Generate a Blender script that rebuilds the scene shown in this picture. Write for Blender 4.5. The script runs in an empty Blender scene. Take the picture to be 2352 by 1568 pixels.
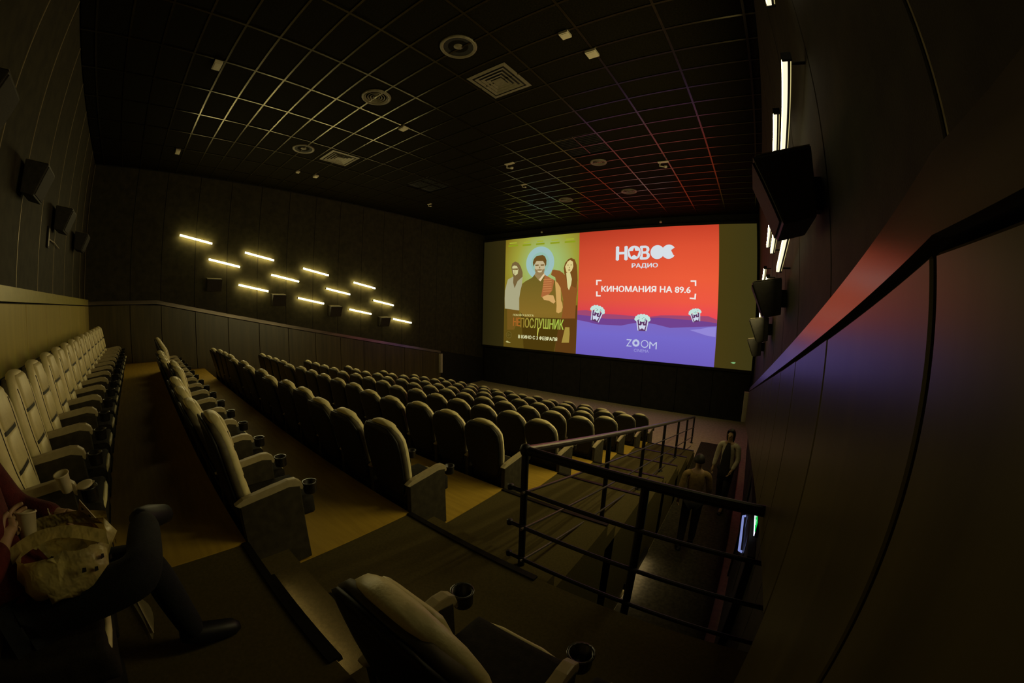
import bpy, bmesh, math, random
from mathutils import Vector, Matrix
random.seed(7)
sc = bpy.context.scene
COL = sc.collection
H = 3.97                       # height of the lens above the lowest floor

# ------------------------------------------------------------------ camera, world, exposure
cam = bpy.data.cameras.new('camera'); camo = bpy.data.objects.new('camera', cam); COL.objects.link(camo)
RT = Vector((0.81215001, 0.58291479, 0.02495412)); UP = Vector((-0.07231261, 0.05812547, 0.99568686)); FW = Vector((-0.57895012, 0.81045159, -0.08935869))
m = Matrix.Identity(4)
for i in range(3):
    m[i][0] = RT[i]; m[i][1] = UP[i]; m[i][2] = -FW[i]
m[2][3] = H
camo.matrix_world = m
cam.type = 'PANO'; cam.sensor_fit = 'HORIZONTAL'; cam.sensor_width = 36.0; cam.sensor_height = 24.0
cam.clip_start = 0.02; cam.clip_end = 100
cy = cam if hasattr(cam, 'panorama_type') else cam.cycles
cy.panorama_type = 'FISHEYE_LENS_POLYNOMIAL'
cy.fisheye_fov = math.radians(220)
cy.fisheye_polynomial_k0 = 0.0
cy.fisheye_polynomial_k1 = -7.88343550e-02
cy.fisheye_polynomial_k2 = 2.26336102e-04
cy.fisheye_polynomial_k3 = 3.09608474e-05
cy.fisheye_polynomial_k4 = -8.51727001e-07
sc.camera = camo
w = bpy.data.worlds.new('world'); sc.world = w; w.use_nodes = True
w.node_tree.nodes['Background'].inputs[0].default_value = (0.02, 0.017, 0.01, 1)
w.node_tree.nodes['Background'].inputs[1].default_value = 0.0
sc.view_settings.view_transform = 'Standard'; sc.view_settings.look = 'None'
sc.view_settings.exposure = 0.0; sc.view_settings.gamma = 1.0; sc.view_settings.use_curve_mapping = False
sc.cycles.max_bounces = 6; sc.cycles.diffuse_bounces = 4; sc.cycles.glossy_bounces = 3
sc.cycles.use_denoising = True
LED_L, LED_R, LED_N = 66.0, 125.0, 10.0     # radiance of the bar lights: left wall, right wall, the dim ones nearest the rear

# ------------------------------------------------------------------ materials
def lin(c):
    return tuple(((v/255.0)/12.92 if v/255.0 <= 0.04045 else ((v/255.0+0.055)/1.055)**2.4) for v in c) + (1.0,)
def mat(name, col, rough=0.6, metal=0.0, var=0.25, scale=18.0, bump=0.0, spec=0.4, bscale=None, alpha=None):
    """principled material with procedural colour variation (col is linear rgb)"""
    mt = bpy.data.materials.new(name); mt.use_nodes = True
    nt = mt.node_tree; b = nt.nodes['Principled BSDF']
    b.inputs['Roughness'].default_value = rough; b.inputs['Metallic'].default_value = metal
    b.inputs['Specular IOR Level'].default_value = spec
    tc = nt.nodes.new('ShaderNodeTexCoord'); no = nt.nodes.new('ShaderNodeTexNoise')
    no.inputs['Scale'].default_value = scale; no.inputs['Detail'].default_value = 4
    nt.links.new(tc.outputs['Object'], no.inputs['Vector'])
    rp = nt.nodes.new('ShaderNodeValToRGB')
    rp.color_ramp.elements[0].position = 0.3; rp.color_ramp.elements[1].position = 0.7
    rp.color_ramp.elements[0].color = tuple(c*(1-var) for c in col) + (1,)
    rp.color_ramp.elements[1].color = tuple(min(1, c*(1+var)) for c in col) + (1,)
    nt.links.new(no.outputs['Fac'], rp.inputs['Fac']); nt.links.new(rp.outputs['Color'], b.inputs['Base Color'])
    if bump:
        n2 = nt.nodes.new('ShaderNodeTexNoise'); n2.inputs['Scale'].default_value = bscale or scale*6
        nt.links.new(tc.outputs['Object'], n2.inputs['Vector'])
        bp = nt.nodes.new('ShaderNodeBump'); bp.inputs['Strength'].default_value = bump; bp.inputs['Distance'].default_value = 0.01
        nt.links.new(n2.outputs['Fac'], bp.inputs['Height']); nt.links.new(bp.outputs['Normal'], b.inputs['Normal'])
    return mt
def wood(name, col, rough=0.35, spec=0.5, stretch=(1, 1, 0.08), var=0.3, scale=9):
    mt = mat(name, col, rough, var=var, scale=scale, spec=spec)
    nt = mt.node_tree; tc = next(n for n in nt.nodes if n.type == 'TEX_COORD'); no = next(n for n in nt.nodes if n.type == 'TEX_NOISE')
    mp = nt.nodes.new('ShaderNodeMapping'); mp.inputs['Scale'].default_value = stretch
    nt.links.new(tc.outputs['Object'], mp.inputs['Vector']); nt.links.new(mp.outputs['Vector'], no.inputs['Vector'])
    return mt
def emit(name, col, s=1.0, sampled=False):
    mt = bpy.data.materials.new(name); mt.use_nodes = True; nt = mt.node_tree
    nt.nodes.remove(nt.nodes['Principled BSDF'])
    e = nt.nodes.new('ShaderNodeEmission'); e.inputs[0].default_value = col if len(col) == 4 else tuple(col)+(1,); e.inputs[1].default_value = s
    nt.links.new(e.outputs[0], nt.nodes['Material Output'].inputs[0])
    if not sampled: mt.cycles.emission_sampling = 'NONE'
    return mt
M = {}
M['wallpanel'] = mat('wall_fabric', (0.030, 0.026, 0.013), 0.75, var=0.3, scale=6, bump=0.15, bscale=140, spec=0.25)
M['wallback'] = mat('wall_backing', (0.006, 0.005, 0.004), 0.8)
M['panelgap'] = mat('panel_edge', (0.25, 0.2, 0.12), 0.4)
M['jointrear'] = mat('joint_metal', (0.34, 0.28, 0.17), 0.35, 0.3, var=0.1)
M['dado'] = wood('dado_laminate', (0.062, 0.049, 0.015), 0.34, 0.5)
M['dadorear'] = wood('rear_laminate', (0.50, 0.42, 0.11), 0.32, 0.6, var=0.08)  # dado laminate again, lightened to hold the light on the rear wall
M['ledgerear'] = wood('rear_ledge', (0.42, 0.38, 0.10), 0.34, 0.5, (1, 0.1, 1), 0.08)  # ledge copy with the rear wall's brighter light put into its colour
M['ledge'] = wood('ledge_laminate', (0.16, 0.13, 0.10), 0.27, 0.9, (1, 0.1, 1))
M['ledge'].node_tree.nodes['Principled BSDF'].inputs['Metallic'].default_value = 0.55
M['blackwall'] = mat('front_wall', (0.010, 0.009, 0.007), 0.9, var=0.4, scale=5)
M['cap'] = mat('white_cap', (0.42, 0.38, 0.28), 0.5, var=0.08)
M['tile'] = mat('ceiling_tile', (0.009, 0.0076, 0.0034), 0.85, var=0.35, scale=40, bump=0.2, bscale=220, spec=0.03)
M['bar'] = mat('ceiling_bar', (0.074, 0.064, 0.034), 0.24, 0.9, var=0.15, scale=8)
M['ceilback'] = mat('ceiling_void', (0.005, 0.005, 0.004), 0.9)
M['rowfloor'] = wood('row_floor', (0.50, 0.32, 0.042), 0.6, 0.25, (0.3, 3, 1), 0.10)
M['carpet'] = mat('aisle_carpet', (0.100, 0.080, 0.030), 0.95, var=0.12, scale=60, bump=0.35, bscale=400, spec=0.05)
M['frontfloor'] = mat('front_floor', (0.60, 0.50, 0.30), 0.9, var=0.15, scale=12, bump=0.3, bscale=200, spec=0.15)
M['corridor'] = mat('corridor_carpet', (0.05, 0.042, 0.025), 0.95, var=0.3, scale=20, spec=0.1)
M['uphol'] = mat('seat_leather', (0.80, 0.71, 0.38), 0.42, var=0.08, scale=14, bump=0.12, bscale=90, spec=0.35)
M['shell'] = mat('seat_shell', (0.012, 0.011, 0.009), 0.55, var=0.3, scale=20, spec=0.3)
M['sidetrim'] = mat('seat_side', (0.095, 0.082, 0.048), 0.6, var=0.2, scale=18, spec=0.3)
M['cushion'] = mat('cushion_fabric', (0.022, 0.019, 0.014), 0.8, var=0.3, scale=24, bump=0.2, bscale=120, spec=0.2)
M['armtop'] = mat('armrest_pad', (0.42, 0.35, 0.20), 0.4, var=0.12, scale=20, spec=0.5)
M['armpanel'] = mat('arm_panel', (0.045, 0.038, 0.022), 0.65, var=0.25, scale=16, spec=0.2)
M['holder'] = mat('cup_holder', (0.02, 0.018, 0.016), 0.3, var=0.1, spec=0.6)
M['blackmetal'] = mat('black_metal', (0.012, 0.010, 0.009), 0.5, 0.3, var=0.2, spec=0.4)
M['railtop'] = mat('rail_cap', (0.10, 0.085, 0.07), 0.35, 0.6, var=0.15, spec=0.5)
M['speaker'] = mat('speaker_body', (0.022, 0.019, 0.014), 0.6, var=0.3, spec=0.35)
M['grille'] = mat('speaker_grille', (0.022, 0.018, 0.013), 0.7, var=0.5, scale=160, bump=0.6, bscale=240)
M['lightbody'] = mat('light_body', (0.015, 0.013, 0.011), 0.5, 0.4)
M['led_left'] = emit('led_lens_left', (1.0, 0.83, 0.36), LED_L, True)
M['led_near'] = emit('led_lens_near', (1.0, 0.83, 0.36), LED_N, True)
M['led_right'] = emit('led_lens_right', (1.0, 0.83, 0.36), LED_R, True)
M['ledside'] = emit('led_edge', (1.0, 0.88, 0.62), 1.1, True)
M['ledback_left'] = emit('led_back_left', (1.0, 0.80, 0.24), 85.0, True)
M['ledback_right'] = emit('led_back_right', (1.0, 0.83, 0.34), 0.5, True)
M['step'] = emit('step_led', (1.0, 0.78, 0.45), 9.0, True)
M['vent'] = mat('vent_metal', (0.16, 0.14, 0.09), 0.5, 0.2, var=0.15)
M['ventdark'] = mat('vent_dark', (0.008, 0.007, 0.006), 0.8)
M['box'] = mat('white_box', (0.55, 0.50, 0.36), 0.5, var=0.05)
M['skin'] = mat('skin', (0.42, 0.27, 0.15), 0.5, var=0.12, scale=30)
M['hair'] = mat('hair', (0.012, 0.009, 0.006), 0.6, var=0.4, scale=60)
M['redcoat'] = mat('red_coat', (0.085, 0.010, 0.008), 0.9, var=0.3, scale=30, bump=0.4, bscale=200)
M['jeans'] = mat('jeans', (0.006, 0.0065, 0.009), 0.9, var=0.4, scale=40, bump=0.3, bscale=300)
M['darkcloth'] = mat('dark_cloth', (0.015, 0.013, 0.012), 0.85, var=0.3, scale=30)
M['tancoat'] = mat('tan_jacket', (0.26, 0.17, 0.06), 0.85, var=0.25, scale=24)
M['cream'] = mat('cream_jacket', (0.50, 0.44, 0.31), 0.85, var=0.15, scale=24)
M['shoe'] = mat('shoe', (0.008, 0.008, 0.010), 0.5, var=0.2)
M['paper'] = mat('paper', (0.66, 0.58, 0.36), 0.6, var=0.08)
M['eye'] = mat('eye', (0.02, 0.015, 0.012), 0.2)
def bagmat():
    mt = mat('plastic_bag', (0.72, 0.62, 0.26), 0.35, var=0.2, scale=12, bump=0.9, bscale=26, spec=0.6)
    return mt
M['bag'] = bagmat()
M['print'] = mat('dark_print', (0.03, 0.026, 0.02), 0.5)

# ------------------------------------------------------------------ helpers
def link(name, me, parent=None, loc=None):
    o = bpy.data.objects.new(name, me); COL.objects.link(o)
    if parent is not None: o.parent = parent
    if loc is not None: o.location = loc
    return o
def tomesh(bm, name, mats, smooth=False):
    bmesh.ops.recalc_face_normals(bm, faces=bm.faces)
    me = bpy.data.meshes.new(name); bm.to_mesh(me); bm.free()
    for mt in (mats if isinstance(mats, (list, tuple)) else [mats]): me.materials.append(mt)
    if smooth:
        for p in me.polygons: p.use_smooth = True
    return me
def obj(name, bm, mats, parent=None, loc=None, smooth=False):
    return link(name, tomesh(bm, name, mats, smooth), parent, loc)
def thing(name, label, cat, loc=(0, 0, 0), rotz=0.0, group=None):
    o = bpy.data.objects.new(name, None); COL.objects.link(o); o.empty_display_size = 0.1
    o.location = loc; o.rotation_euler = (0, 0, rotz); o['label'] = label; o['category'] = cat
    if group: o['group'] = group
    return o
def struct(o): o['kind'] = 'structure'; return o
def tag(o, label, cat, group=None):
    o['label'] = label; o['category'] = cat
    if group: o['group'] = group
    return o
def add_box(bm, x0, x1, y0, y1, z0, z1, mi=0):
    vs = [bm.verts.new((x, y, z)) for x in (x0, x1) for y in (y0, y1) for z in (z0, z1)]
    for f in ((0, 1, 3, 2), (4, 6, 7, 5), (0, 4, 5, 1), (2, 3, 7, 6), (0, 2, 6, 4), (1, 5, 7, 3)):
        bm.faces.new([vs[i] for i in f]).material_index = mi
    return vs
def BX(*a, bev=0.0, seg=2):
    bm = bmesh.new(); add_box(bm, *a)
    if bev: bmesh.ops.bevel(bm, geom=bm.edges[:], offset=bev, segments=seg, affect='EDGES', profile=0.7)
    return bm
def frame_of(d):
    d = d.normalized(); a = Vector((0, 0, 1)) if abs(d.z) < 0.95 else Vector((1, 0, 0))
    u = d.cross(a).normalized(); return u, d.cross(u).normalized()
def add_tube(bm, pts, r, n=8, caps=True, mi=0):
    pts = [Vector(p) for p in pts]; rs = r if isinstance(r, (list, tuple)) else [r]*len(pts)
    rings = []
    u = v = None
    for i, p in enumerate(pts):
        d = (pts[min(i+1, len(pts)-1)]-pts[max(i-1, 0)])
        if u is None: u, v = frame_of(d)
        else:
            u = (u-d.normalized()*u.dot(d.normalized())).normalized(); v = d.normalized().cross(u)
        rings.append([bm.verts.new(p+u*math.cos(2*math.pi*k/n)*rs[i]+v*math.sin(2*math.pi*k/n)*rs[i]) for k in range(n)])
    for a, b in zip(rings, rings[1:]):
        for k in range(n): bm.faces.new((a[k], a[(k+1) % n], b[(k+1) % n], b[k])).material_index = mi
    if caps:
        bm.faces.new(rings[0][::-1]); bm.faces.new(rings[-1])
def TB(pts, r, n=8):
    bm = bmesh.new(); add_tube(bm, pts, r, n); return bm
def add_lathe(bm, prof, n=20, c=(0, 0, 0), mi=0):
    """prof: (radius, z) pairs"""
    rings = []
    for r, z in prof:
        if r < 1e-5: rings.append([bm.verts.new((c[0], c[1], c[2]+z))])
        else: rings.append([bm.verts.new((c[0]+r*math.cos(2*math.pi*k/n), c[1]+r*math.sin(2*math.pi*k/n), c[2]+z)) for k in range(n)])
    for a, b in zip(rings, rings[1:]):
        for k in range(n):
            if len(a) == 1 and len(b) == 1: continue
            if len(a) == 1: f = bm.faces.new((a[0], b[(k+1) % n], b[k]))
            elif len(b) == 1: f = bm.faces.new((a[k], a[(k+1) % n], b[0]))
            else: f = bm.faces.new((a[k], a[(k+1) % n], b[(k+1) % n], b[k]))
            f.material_index = mi
def LT(prof, n=20, c=(0, 0, 0)):
    bm = bmesh.new(); add_lathe(bm, prof, n, c); return bm
def add_prism(bm, pts, axis, a, b):
    """extrude a 2-D outline: axis 'x' -> pts are (y,z); 'y' -> (x,z); 'z' -> (x,y)"""
    def P(p, t): return {'x': (t, p[0], p[1]), 'y': (p[0], t, p[1]), 'z': (p[0], p[1], t)}[axis]
    A = [bm.verts.new(P(p, a)) for p in pts]; B = [bm.verts.new(P(p, b)) for p in pts]
    n = len(pts)
    bm.faces.new(A); bm.faces.new(B[::-1])
    for i in range(n): bm.faces.new((A[i], B[i], B[(i+1) % n], A[(i+1) % n]))
def PR(pts, axis, a, b, bev=0.0, seg=2):
    bm = bmesh.new(); add_prism(bm, pts, axis, a, b)
    if bev: bmesh.ops.bevel(bm, geom=bm.edges[:], offset=bev, segments=seg, affect='EDGES', profile=0.7)
    return bm
def ordinal(n):
    return ['', 'first', 'second', 'third', 'fourth', 'fifth', 'sixth', 'seventh', 'eighth', 'ninth', 'tenth', 'eleventh', 'twelfth', 'thirteenth', 'fourteenth', 'fifteenth', 'sixteenth', 'seventeenth', 'eighteenth'][n]
def dup(root, loc, label=None, group=None, swap=None, skip=()):
    """a copy of a thing with copies of its parts and sub-parts (meshes shared)"""
    r = root.copy(); COL.objects.link(r); r.location = loc
    if label: r['label'] = label
    if group: r['group'] = group
    for ch in list(root.children):
        if ch.name.split('.')[0] in skip: continue
        c = ch.copy(); COL.objects.link(c); c.parent = r
        for g in ch.children:
            d = g.copy(); COL.objects.link(d); d.parent = c
    return r

# ------------------------------------------------------------------ hall dimensions
XL, XR = -12.72, 0.40          # side walls
XDR, XDL = 0.23, -12.50        # faces of the two dados
YB, YF = -1.55, 15.07          # rear and front walls
ZC = H+3.93                    # ceiling height
YK = 0.50                      # where the dado begins to descend
def zd(y): return H+0.11-(0.2*(y-YK) if y > YK else 0.0)
PITCH, RISE = 1.385, 0.31
E0 = 0.43                      # front edge of the rear platform
NROW = 8
def zrow(k): return H-1.49-RISE*(k+1)       # floor height of row k (k=-1: rear row)
def yedge(k): return E0+PITCH*(k+1)          # front edge of row k's platform
XA = -2.36                     # where the rows end and the aisle begins
XP = -1.04                     # edge of the corridor

# ------------------------------------------------------------------ floor, tiers, aisle
fl = struct(obj('floor', BX(XL-.2, XR+.2, -1.9, YF+.3, -0.25, 0.0), M['frontfloor']))
def tier(name, x0, x1, y0, y1, z, mt):
    return obj(name, BX(x0, x1, y0, y1, 0.0, z), mt, fl)
for k in range(-1, NROW):
    y0 = YB-.2 if k < 0 else yedge(k-1)
    z = zrow(k)
    if z < 0.02: continue
    tier('row_platform', XL, XA, y0, yedge(k), z, M['rowfloor'])
    tier('aisle_landing', XA, XP, y0, yedge(k), z-0.008, M['carpet'])
    if k <= 0: tier('rear_platform', XP, XR, y0, yedge(k), z-0.008, M['carpet'])
    nx = XP if k >= 0 else -1.20
    tier('aisle_step', XA, nx, yedge(k), yedge(k)+.27, max(z-RISE/2, 0.06), M['carpet'])
    # metal nosing on the platform edge
    obj('step_nosing', BX(XA, nx, yedge(k)-.035, yedge(k)+.012, z-.01, z+.006), M['blackmetal'], fl)
obj('corridor_carpet', BX(XP+.005, XDR-.01, yedge(0)+.01, 11.9, 0.0, 0.012), M['corridor'], fl)
# linear lights under the aisle nosings (only where the photograph shows them lit)
def step_light(name, label, x0, x1, y, z, mt, grp='lights under the aisle steps'):
    t = thing(name, label, 'step light', ((x0+x1)/2, y, z), 0, grp)
    hw = (x1-x0)/2
    obj('housing', BX(-hw, hw, .002, .028, -.022, .004), M['lightbody'], t)
    obj('diffuser', BX(-hw+.01, hw-.01, .006, .026, -.026, -.021), mt, t)
    return t
step_light('step_light', 'slim light under the rear platform edge at the aisle', -1.98, -1.22, yedge(-1)+.012, zrow(-1)-.03, M['step'])
step_light('step_light', 'slim light under the half step below the rear platform', -1.80, -1.06, yedge(-1)+.27, zrow(-1)-RISE/2-.03, M['step'])
# floor lamp recessed low in the corridor's side wall
t = thing('corridor_lamp', 'low wall lamp washing the corridor carpet below the railing', 'wall lamp', (XP, 4.80, 0.20))
obj('housing', BX(0.0, .05, -.52, .52, -.05, .06, bev=.006), M['lightbody'], t)
obj('diffuser', BX(.008, .046, -.50, .50, -.056, -.049), emit('corridor_led', (1.0, 0.82, 0.50), 16.0, True), t)

# ------------------------------------------------------------------ side walls, rear wall, front wall
DH = .95
def side_wall(name, xw, xd, sgn, seams_up, seams_dado, y1):
    """sgn: direction from the wall into the hall. upper wall at xw, dado face at xd"""
    back = struct(obj(name, BX(min(xw-sgn*.25, xw-sgn*.02), max(xw-sgn*.25, xw-sgn*.02), YB-.2, YF+.2, -.2, ZC+.2), M['wallback']))
    ys = seams_up
    for a, b in zip(ys, ys[1:]):                       # upper panels stand proud with open joints
        g = .009
        pts = [(a+g, zd(a)+.108), (b-g, zd(b)+.108), (b-g, ZC-.02), (a+g, ZC-.02)]
        obj('wall_panel', PR(pts, 'x', xw-sgn*.02, xw, bev=.004, seg=1), M['wallpanel'], back)
        obj('joint_strip', BX(min(xw-sgn*.021, xw-sgn*.006), max(xw-sgn*.021, xw-sgn*.006), b-.006, b+.006, zd(b)+.10, ZC-.02), M['wallback'] if sgn > 0 else M['panelgap'], back)
    for a, b in zip(seams_dado, seams_dado[1:]):        # dado boards and the sloped ledge above them
        g = .007
        la, lb = (zd(a)-DH, zd(b)-DH) if a > .6 and sgn < 0 else (0.02, 0.02)      # a band of boards once the stairwell opens
        la, lb = max(la, .02), max(lb, .02)
        if a > .6 and sgn < 0: obj('lower_panel', PR([(a+g, .02), (b-g, .02), (b-g, lb+.05), (a+g, la+.05)], 'x', xw, xw-sgn*.02), M['wallpanel'], back)
        pts = [(a+g, la), (b-g, lb), (b-g, zd(b)-.022), (a+g, zd(a)-.022)]
        obj('dado_panel', PR(pts, 'x', xd, xd-sgn*.03, bev=.004, seg=1), M['dado'], back)
    def ledge(a, b):
        bm = bmesh.new()
        sec = lambda y: [(xd, y, zd(y)), (xd-sgn*.02, y, zd(y)-.002), (xw-sgn*.018, y, zd(y)-.002), (xw-sgn*.018, y, zd(y)+.105), (xd-sgn*.012, y, zd(y)+.102)]
        A = [bm.verts.new(p) for p in sec(a)]; B = [bm.verts.new(p) for p in sec(b)]
        for i in range(5): bm.faces.new((A[i], A[(i+1) % 5], B[(i+1) % 5], B[i]))
        bm.faces.new(A); bm.faces.new(B[::-1])
        obj('ledge', bm, M['ledge'], back)
    ledge(YB, YK); ledge(YK, y1)
    for a, b in zip(seams_dado, seams_dado[1:]):
        la, lb = (max(zd(a)-DH+.01, .02), max(zd(b)-DH+.01, .02)) if a > .6 and sgn < 0 else (0.02, 0.02)
        obj('dado_backing', PR([(a, la), (b, lb), (b, zd(b)-.01), (a, zd(a)-.01)], 'x', xd-sgn*.04, xw-sgn*.01), M['wallback'], back)
    return back
YD = 11.75
ud = [YB]+[0.75+1.235*i for i in range(0, 12)]; ud = [y for y in ud if y < YF-.3]+[YF]
wr = side_wall('wall_right', XR, XDR, -1, ud, [YB, -.16]+[YK+.655*i for i in range(0, 18)][:17]+[YD], YD)
ul = [YB, -.26]+[.63+1.0*i for i in range(0, 15)]; ul = [y for y in ul if y < YF-.3]+[YF]
wl = side_wall('wall_left', XL, XDL, 1, ul, [YB, -.26]+[.63+1.0*i for i in range(0, 11)]+[YD], YD)
for back, x, s in ((wr, XDR, -1), (wl, XDL, 1)):
    obj('end_cap', BX(min(x, x+s*.13), max(x, x+s*.13), YD-.13, YD, zd(YD)-.92, zd(YD)-.02, bev=.004), M['cap'], back)
# rear wall
rb = struct(obj('wall_rear', BX(XL-.2, XR+.2, YB-.3, YB-.02, -.2, ZC+.2), M['wallback']))
YDR = YB+.13
xs = [XR, -.80, -2.0, -3.2, -4.4, -5.6, -6.8, -8.0, -9.2, -10.4, -11.6, XL]
for a, b in zip(xs, xs[1:]):
    obj('wall_panel', BX(b+.009, a-.009, YB-.02, YB, H+.266, ZC-.02, bev=.004, seg=1), M['wallpanel'], rb)
    obj('joint_strip', BX(b-.010, b+.010, YB-.021, YB+.006, H+.26, ZC-.02), M['jointrear'], rb)
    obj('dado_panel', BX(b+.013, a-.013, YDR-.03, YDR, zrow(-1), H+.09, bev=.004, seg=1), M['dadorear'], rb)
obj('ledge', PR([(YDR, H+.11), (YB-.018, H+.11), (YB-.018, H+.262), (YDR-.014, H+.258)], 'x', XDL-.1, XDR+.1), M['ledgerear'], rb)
obj('dado_backing', BX(XL, XR, YB-.01, YDR-.04, zrow(-1), H+.10), M['wallback'], rb)
# front wall
fw = struct(obj('wall_front', BX(XL-.2, XR+.2, YF+.06, YF+.3, -.2, ZC+.2), M['blackwall']))
for i in range(9):
    a = XL+.1+i*(XR-XL-.2)/9
    obj('wall_panel', BX(a+.01, a+(XR-XL-.2)/9-.01, YF, YF+.06, 0.0, H-2.15, bev=.004, seg=1), M['blackwall'], fw)

# ------------------------------------------------------------------ ceiling
ce = struct(obj('ceiling', BX(XL-.2, XR+.2, YB-.3, YF+.3, ZC+.045, ZC+.2), M['ceilback']))
SX, SY, GX, GY = 1.088, .529, -4.099, .2986
bxs = [GX-b*SX for b in range(-4, 9)]; bxs = sorted(x for x in bxs if XL+.05 < x < XR-.05)
bys = sorted(y for y in (GY+a*SY for a in range(-4, 32)) if YB+.05 < y < YF-.05)
for x in bxs: obj('grid_bar', BX(x-.018, x+.018, YB, YF, ZC-.010, ZC+.03), M['bar'], ce)
ym = tomesh(BX(XL, XR, -.016, .016, ZC-.008, ZC+.028), 'cross_bar', M['bar'])
for y in bys: link('cross_bar', ym, ce, (0, y, 0))
ex = [XL]+bxs+[XR]; ey = [YB]+bys+[YF]
HOLES = [(-3.58, 7.63), (-8.79, 7.63)]
cells = []
for i in range(len(ex)-1):
    for j in range(len(ey)-1):
        cx, cyy = (ex[i]+ex[i+1])/2, (ey[j]+ey[j+1])/2
        if any(abs(cx-hx) < .5 and abs(cyy-hy) < .52 for hx, hy in HOLES): continue
        cells.append((math.hypot(cx, cyy), i, j))
cells.sort()
tm = {}
for n, (d, i, j) in enumerate(cells[:285]):
    wx, wy = ex[i+1]-ex[i]-.03, ey[j+1]-ey[j]-.028
    key = (round(wx, 3), round(wy, 3))
    if key not in tm: tm[key] = tomesh(BX(-wx/2, wx/2, -wy/2, wy/2, 0, .015), 'ceiling_tile', M['tile'])
    link('ceiling_tile', tm[key], ce, ((ex[i]+ex[i+1])/2, (ey[j]+ey[j+1])/2, ZC+.006+random.uniform(-.002, .002)))
bm = bmesh.new()
for d, i, j in cells[285:]: add_box(bm, ex[i]+.01, ex[i+1]-.01, ey[j]+.01, ey[j+1]-.01, ZC+.006, ZC+.021)
o = obj('ceiling_tiles', bm, M['tile'], ce); o['kind'] = 'stuff'

def place(n): return ordinal(n)
# round things in the ceiling
def ring_prof(r): return [(r-.055, -.004), (r-.03, -.018), (r-.008, -.016), (r, .0), (r, .012)]
def round_speaker(x, y, label, r=.28):
    t = thing('ceiling_speaker', label, 'ceiling speaker', (x, y, ZC-.002))
    obj('rim', LT(ring_prof(r), 28), M['vent'], t, smooth=True)
    obj('cone', LT([(r-.055, -.004), (r*.5, .010), (r*.28, .013)], 28), M['ventdark'], t, smooth=True)
    obj('dust_cap', LT([(r*.28, .012), (r*.18, -.006), (0, -.012)], 20), M['vent'], t, smooth=True)
def round_vent(x, y, label, r=.28):
    t = thing('round_vent', label, 'vent', (x, y, ZC-.002))
    obj('rim', LT(ring_prof(r), 28), M['vent'], t, smooth=True)
    obj('backing', LT([(r-.05, .012), (0, .012)], 24), M['ventdark'], t)
    for q in (.78, .6, .42, .24):
        obj('ring', LT([(r*q-.022, .008), (r*q-.010, -.010), (r*q, -.008), (r*q-.008, .008)], 24), M['vent'], t, smooth=True)
round_speaker(-3.57, 3.44, 'round dark ceiling speaker with a wide rim, nearest overhead')
round_vent(-5.72, 3.48, 'round ceiling vent of concentric rings in the lit ceiling grid')
round_speaker(-8.97, 3.48, 'round dark speaker in the lit ceiling grid toward the left wall')
round_vent(-3.64, 11.38, 'round ceiling vent close above the screen, red tinted ceiling', .26)
round_vent(-5.96, 11.40, 'faint round ceiling vent above the film poster', .26)
def square_vent(x, y, label, s=.40):
    t = thing('square_diffuser', label, 'vent', (x, y, ZC-.002))
    def sq(a, b, z0, z1):
        bm = bmesh.new()
        A = [bm.verts.new((sx*a, sy*a, z0)) for sx, sy in ((1, 1), (-1, 1), (-1, -1), (1, -1))]
        B = [bm.verts.new((sx*b, sy*b, z1)) for sx, sy in ((1, 1), (-1, 1), (-1, -1), (1, -1))]
        C = [bm.verts.new((sx*b, sy*b, z1+.006)) for sx, sy in ((1, 1), (-1, 1), (-1, -1), (1, -1))]
        for i in range(4):
            bm.faces.new((A[i], A[(i+1) % 4], B[(i+1) % 4], B[i])); bm.faces.new((B[i], B[(i+1) % 4], C[(i+1) % 4], C[i]))
        return bm
    obj('frame', sq(s, s*.84, -.004, -.012), M['vent'], t)
    for q in (.76, .58, .40): obj('louvre', sq(s*q, s*(q-.12), -.016, .0), M['vent'], t)
    obj('centre_plate', BX(-s*.24, s*.24, -s*.24, s*.24, -.014, -.006), M['vent'], t)
    obj('backing', BX(-s*.85, s*.85, -s*.85, s*.85, .004, .008), M['ventdark'], t)
square_vent(-3.65, 4.55, 'square four-way ceiling diffuser behind the nearest round speaker')
square_vent(-8.95, 4.50, 'square four-way ceiling diffuser in the lit grid, left side')
def dark_grille(x, y, label):
    t = thing('return_grille', label, 'vent', (x, y, ZC))
    obj('backing', BX(-.5, .5, -.5, .5, .03, .04), M['ventdark'], t)
    for i in range(12): obj('slat', BX(-.49, .49, -.46+i*.082, -.445+i*.082, .004, .03), M['ventdark'], t)
    obj('divider', BX(-.012, .012, -.5, .5, -.006, .02), M['bar'], t)
    obj('frame', PR([(-.50, -.52), (.50, -.52), (.50, -.50), (-.50, -.50)], 'z', -.004, .02), M['ventdark'], t)
dark_grille(-3.58, 7.63, 'dark square two-part ceiling grille, right one of two')
dark_grille(-8.79, 7.63, 'dark square two-part ceiling grille, left one of two')
def white_box(x, y, label, sx=.07, sy=.07, cat='ceiling light'):
    t = thing('emergency_light', label, cat, (x, y, ZC-.012))
    obj('body', BX(-sx, sx, -sy, sy, -.045, .0, bev=.006), M['box'], t)
    obj('lens', BX(-sx*.75, sx*.75, -sy*.75, sy*.75, -.052, -.044, bev=.003), M['box'], t)
white_box(-2.11, 4.04, 'smaller of the two white ceiling boxes near the top centre')
white_box(-1.96, 4.61, 'white square ceiling box, lower right of the overhead pair', .085, .085)
white_box(-6.40, 0.72, 'white oblong ceiling box at the upper left grid corner', .13, .07)
white_box(-10.80, 0.67, 'small pale ceiling box at the lower left grid corner', .14, .06)
white_box(-10.60, 4.02, 'tiny pale ceiling box under the square diffuser, left of two', .05, .05)
white_box(-10.62, 4.61, 'tiny pale ceiling box under the square diffuser, right of two', .09, .06)
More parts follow.
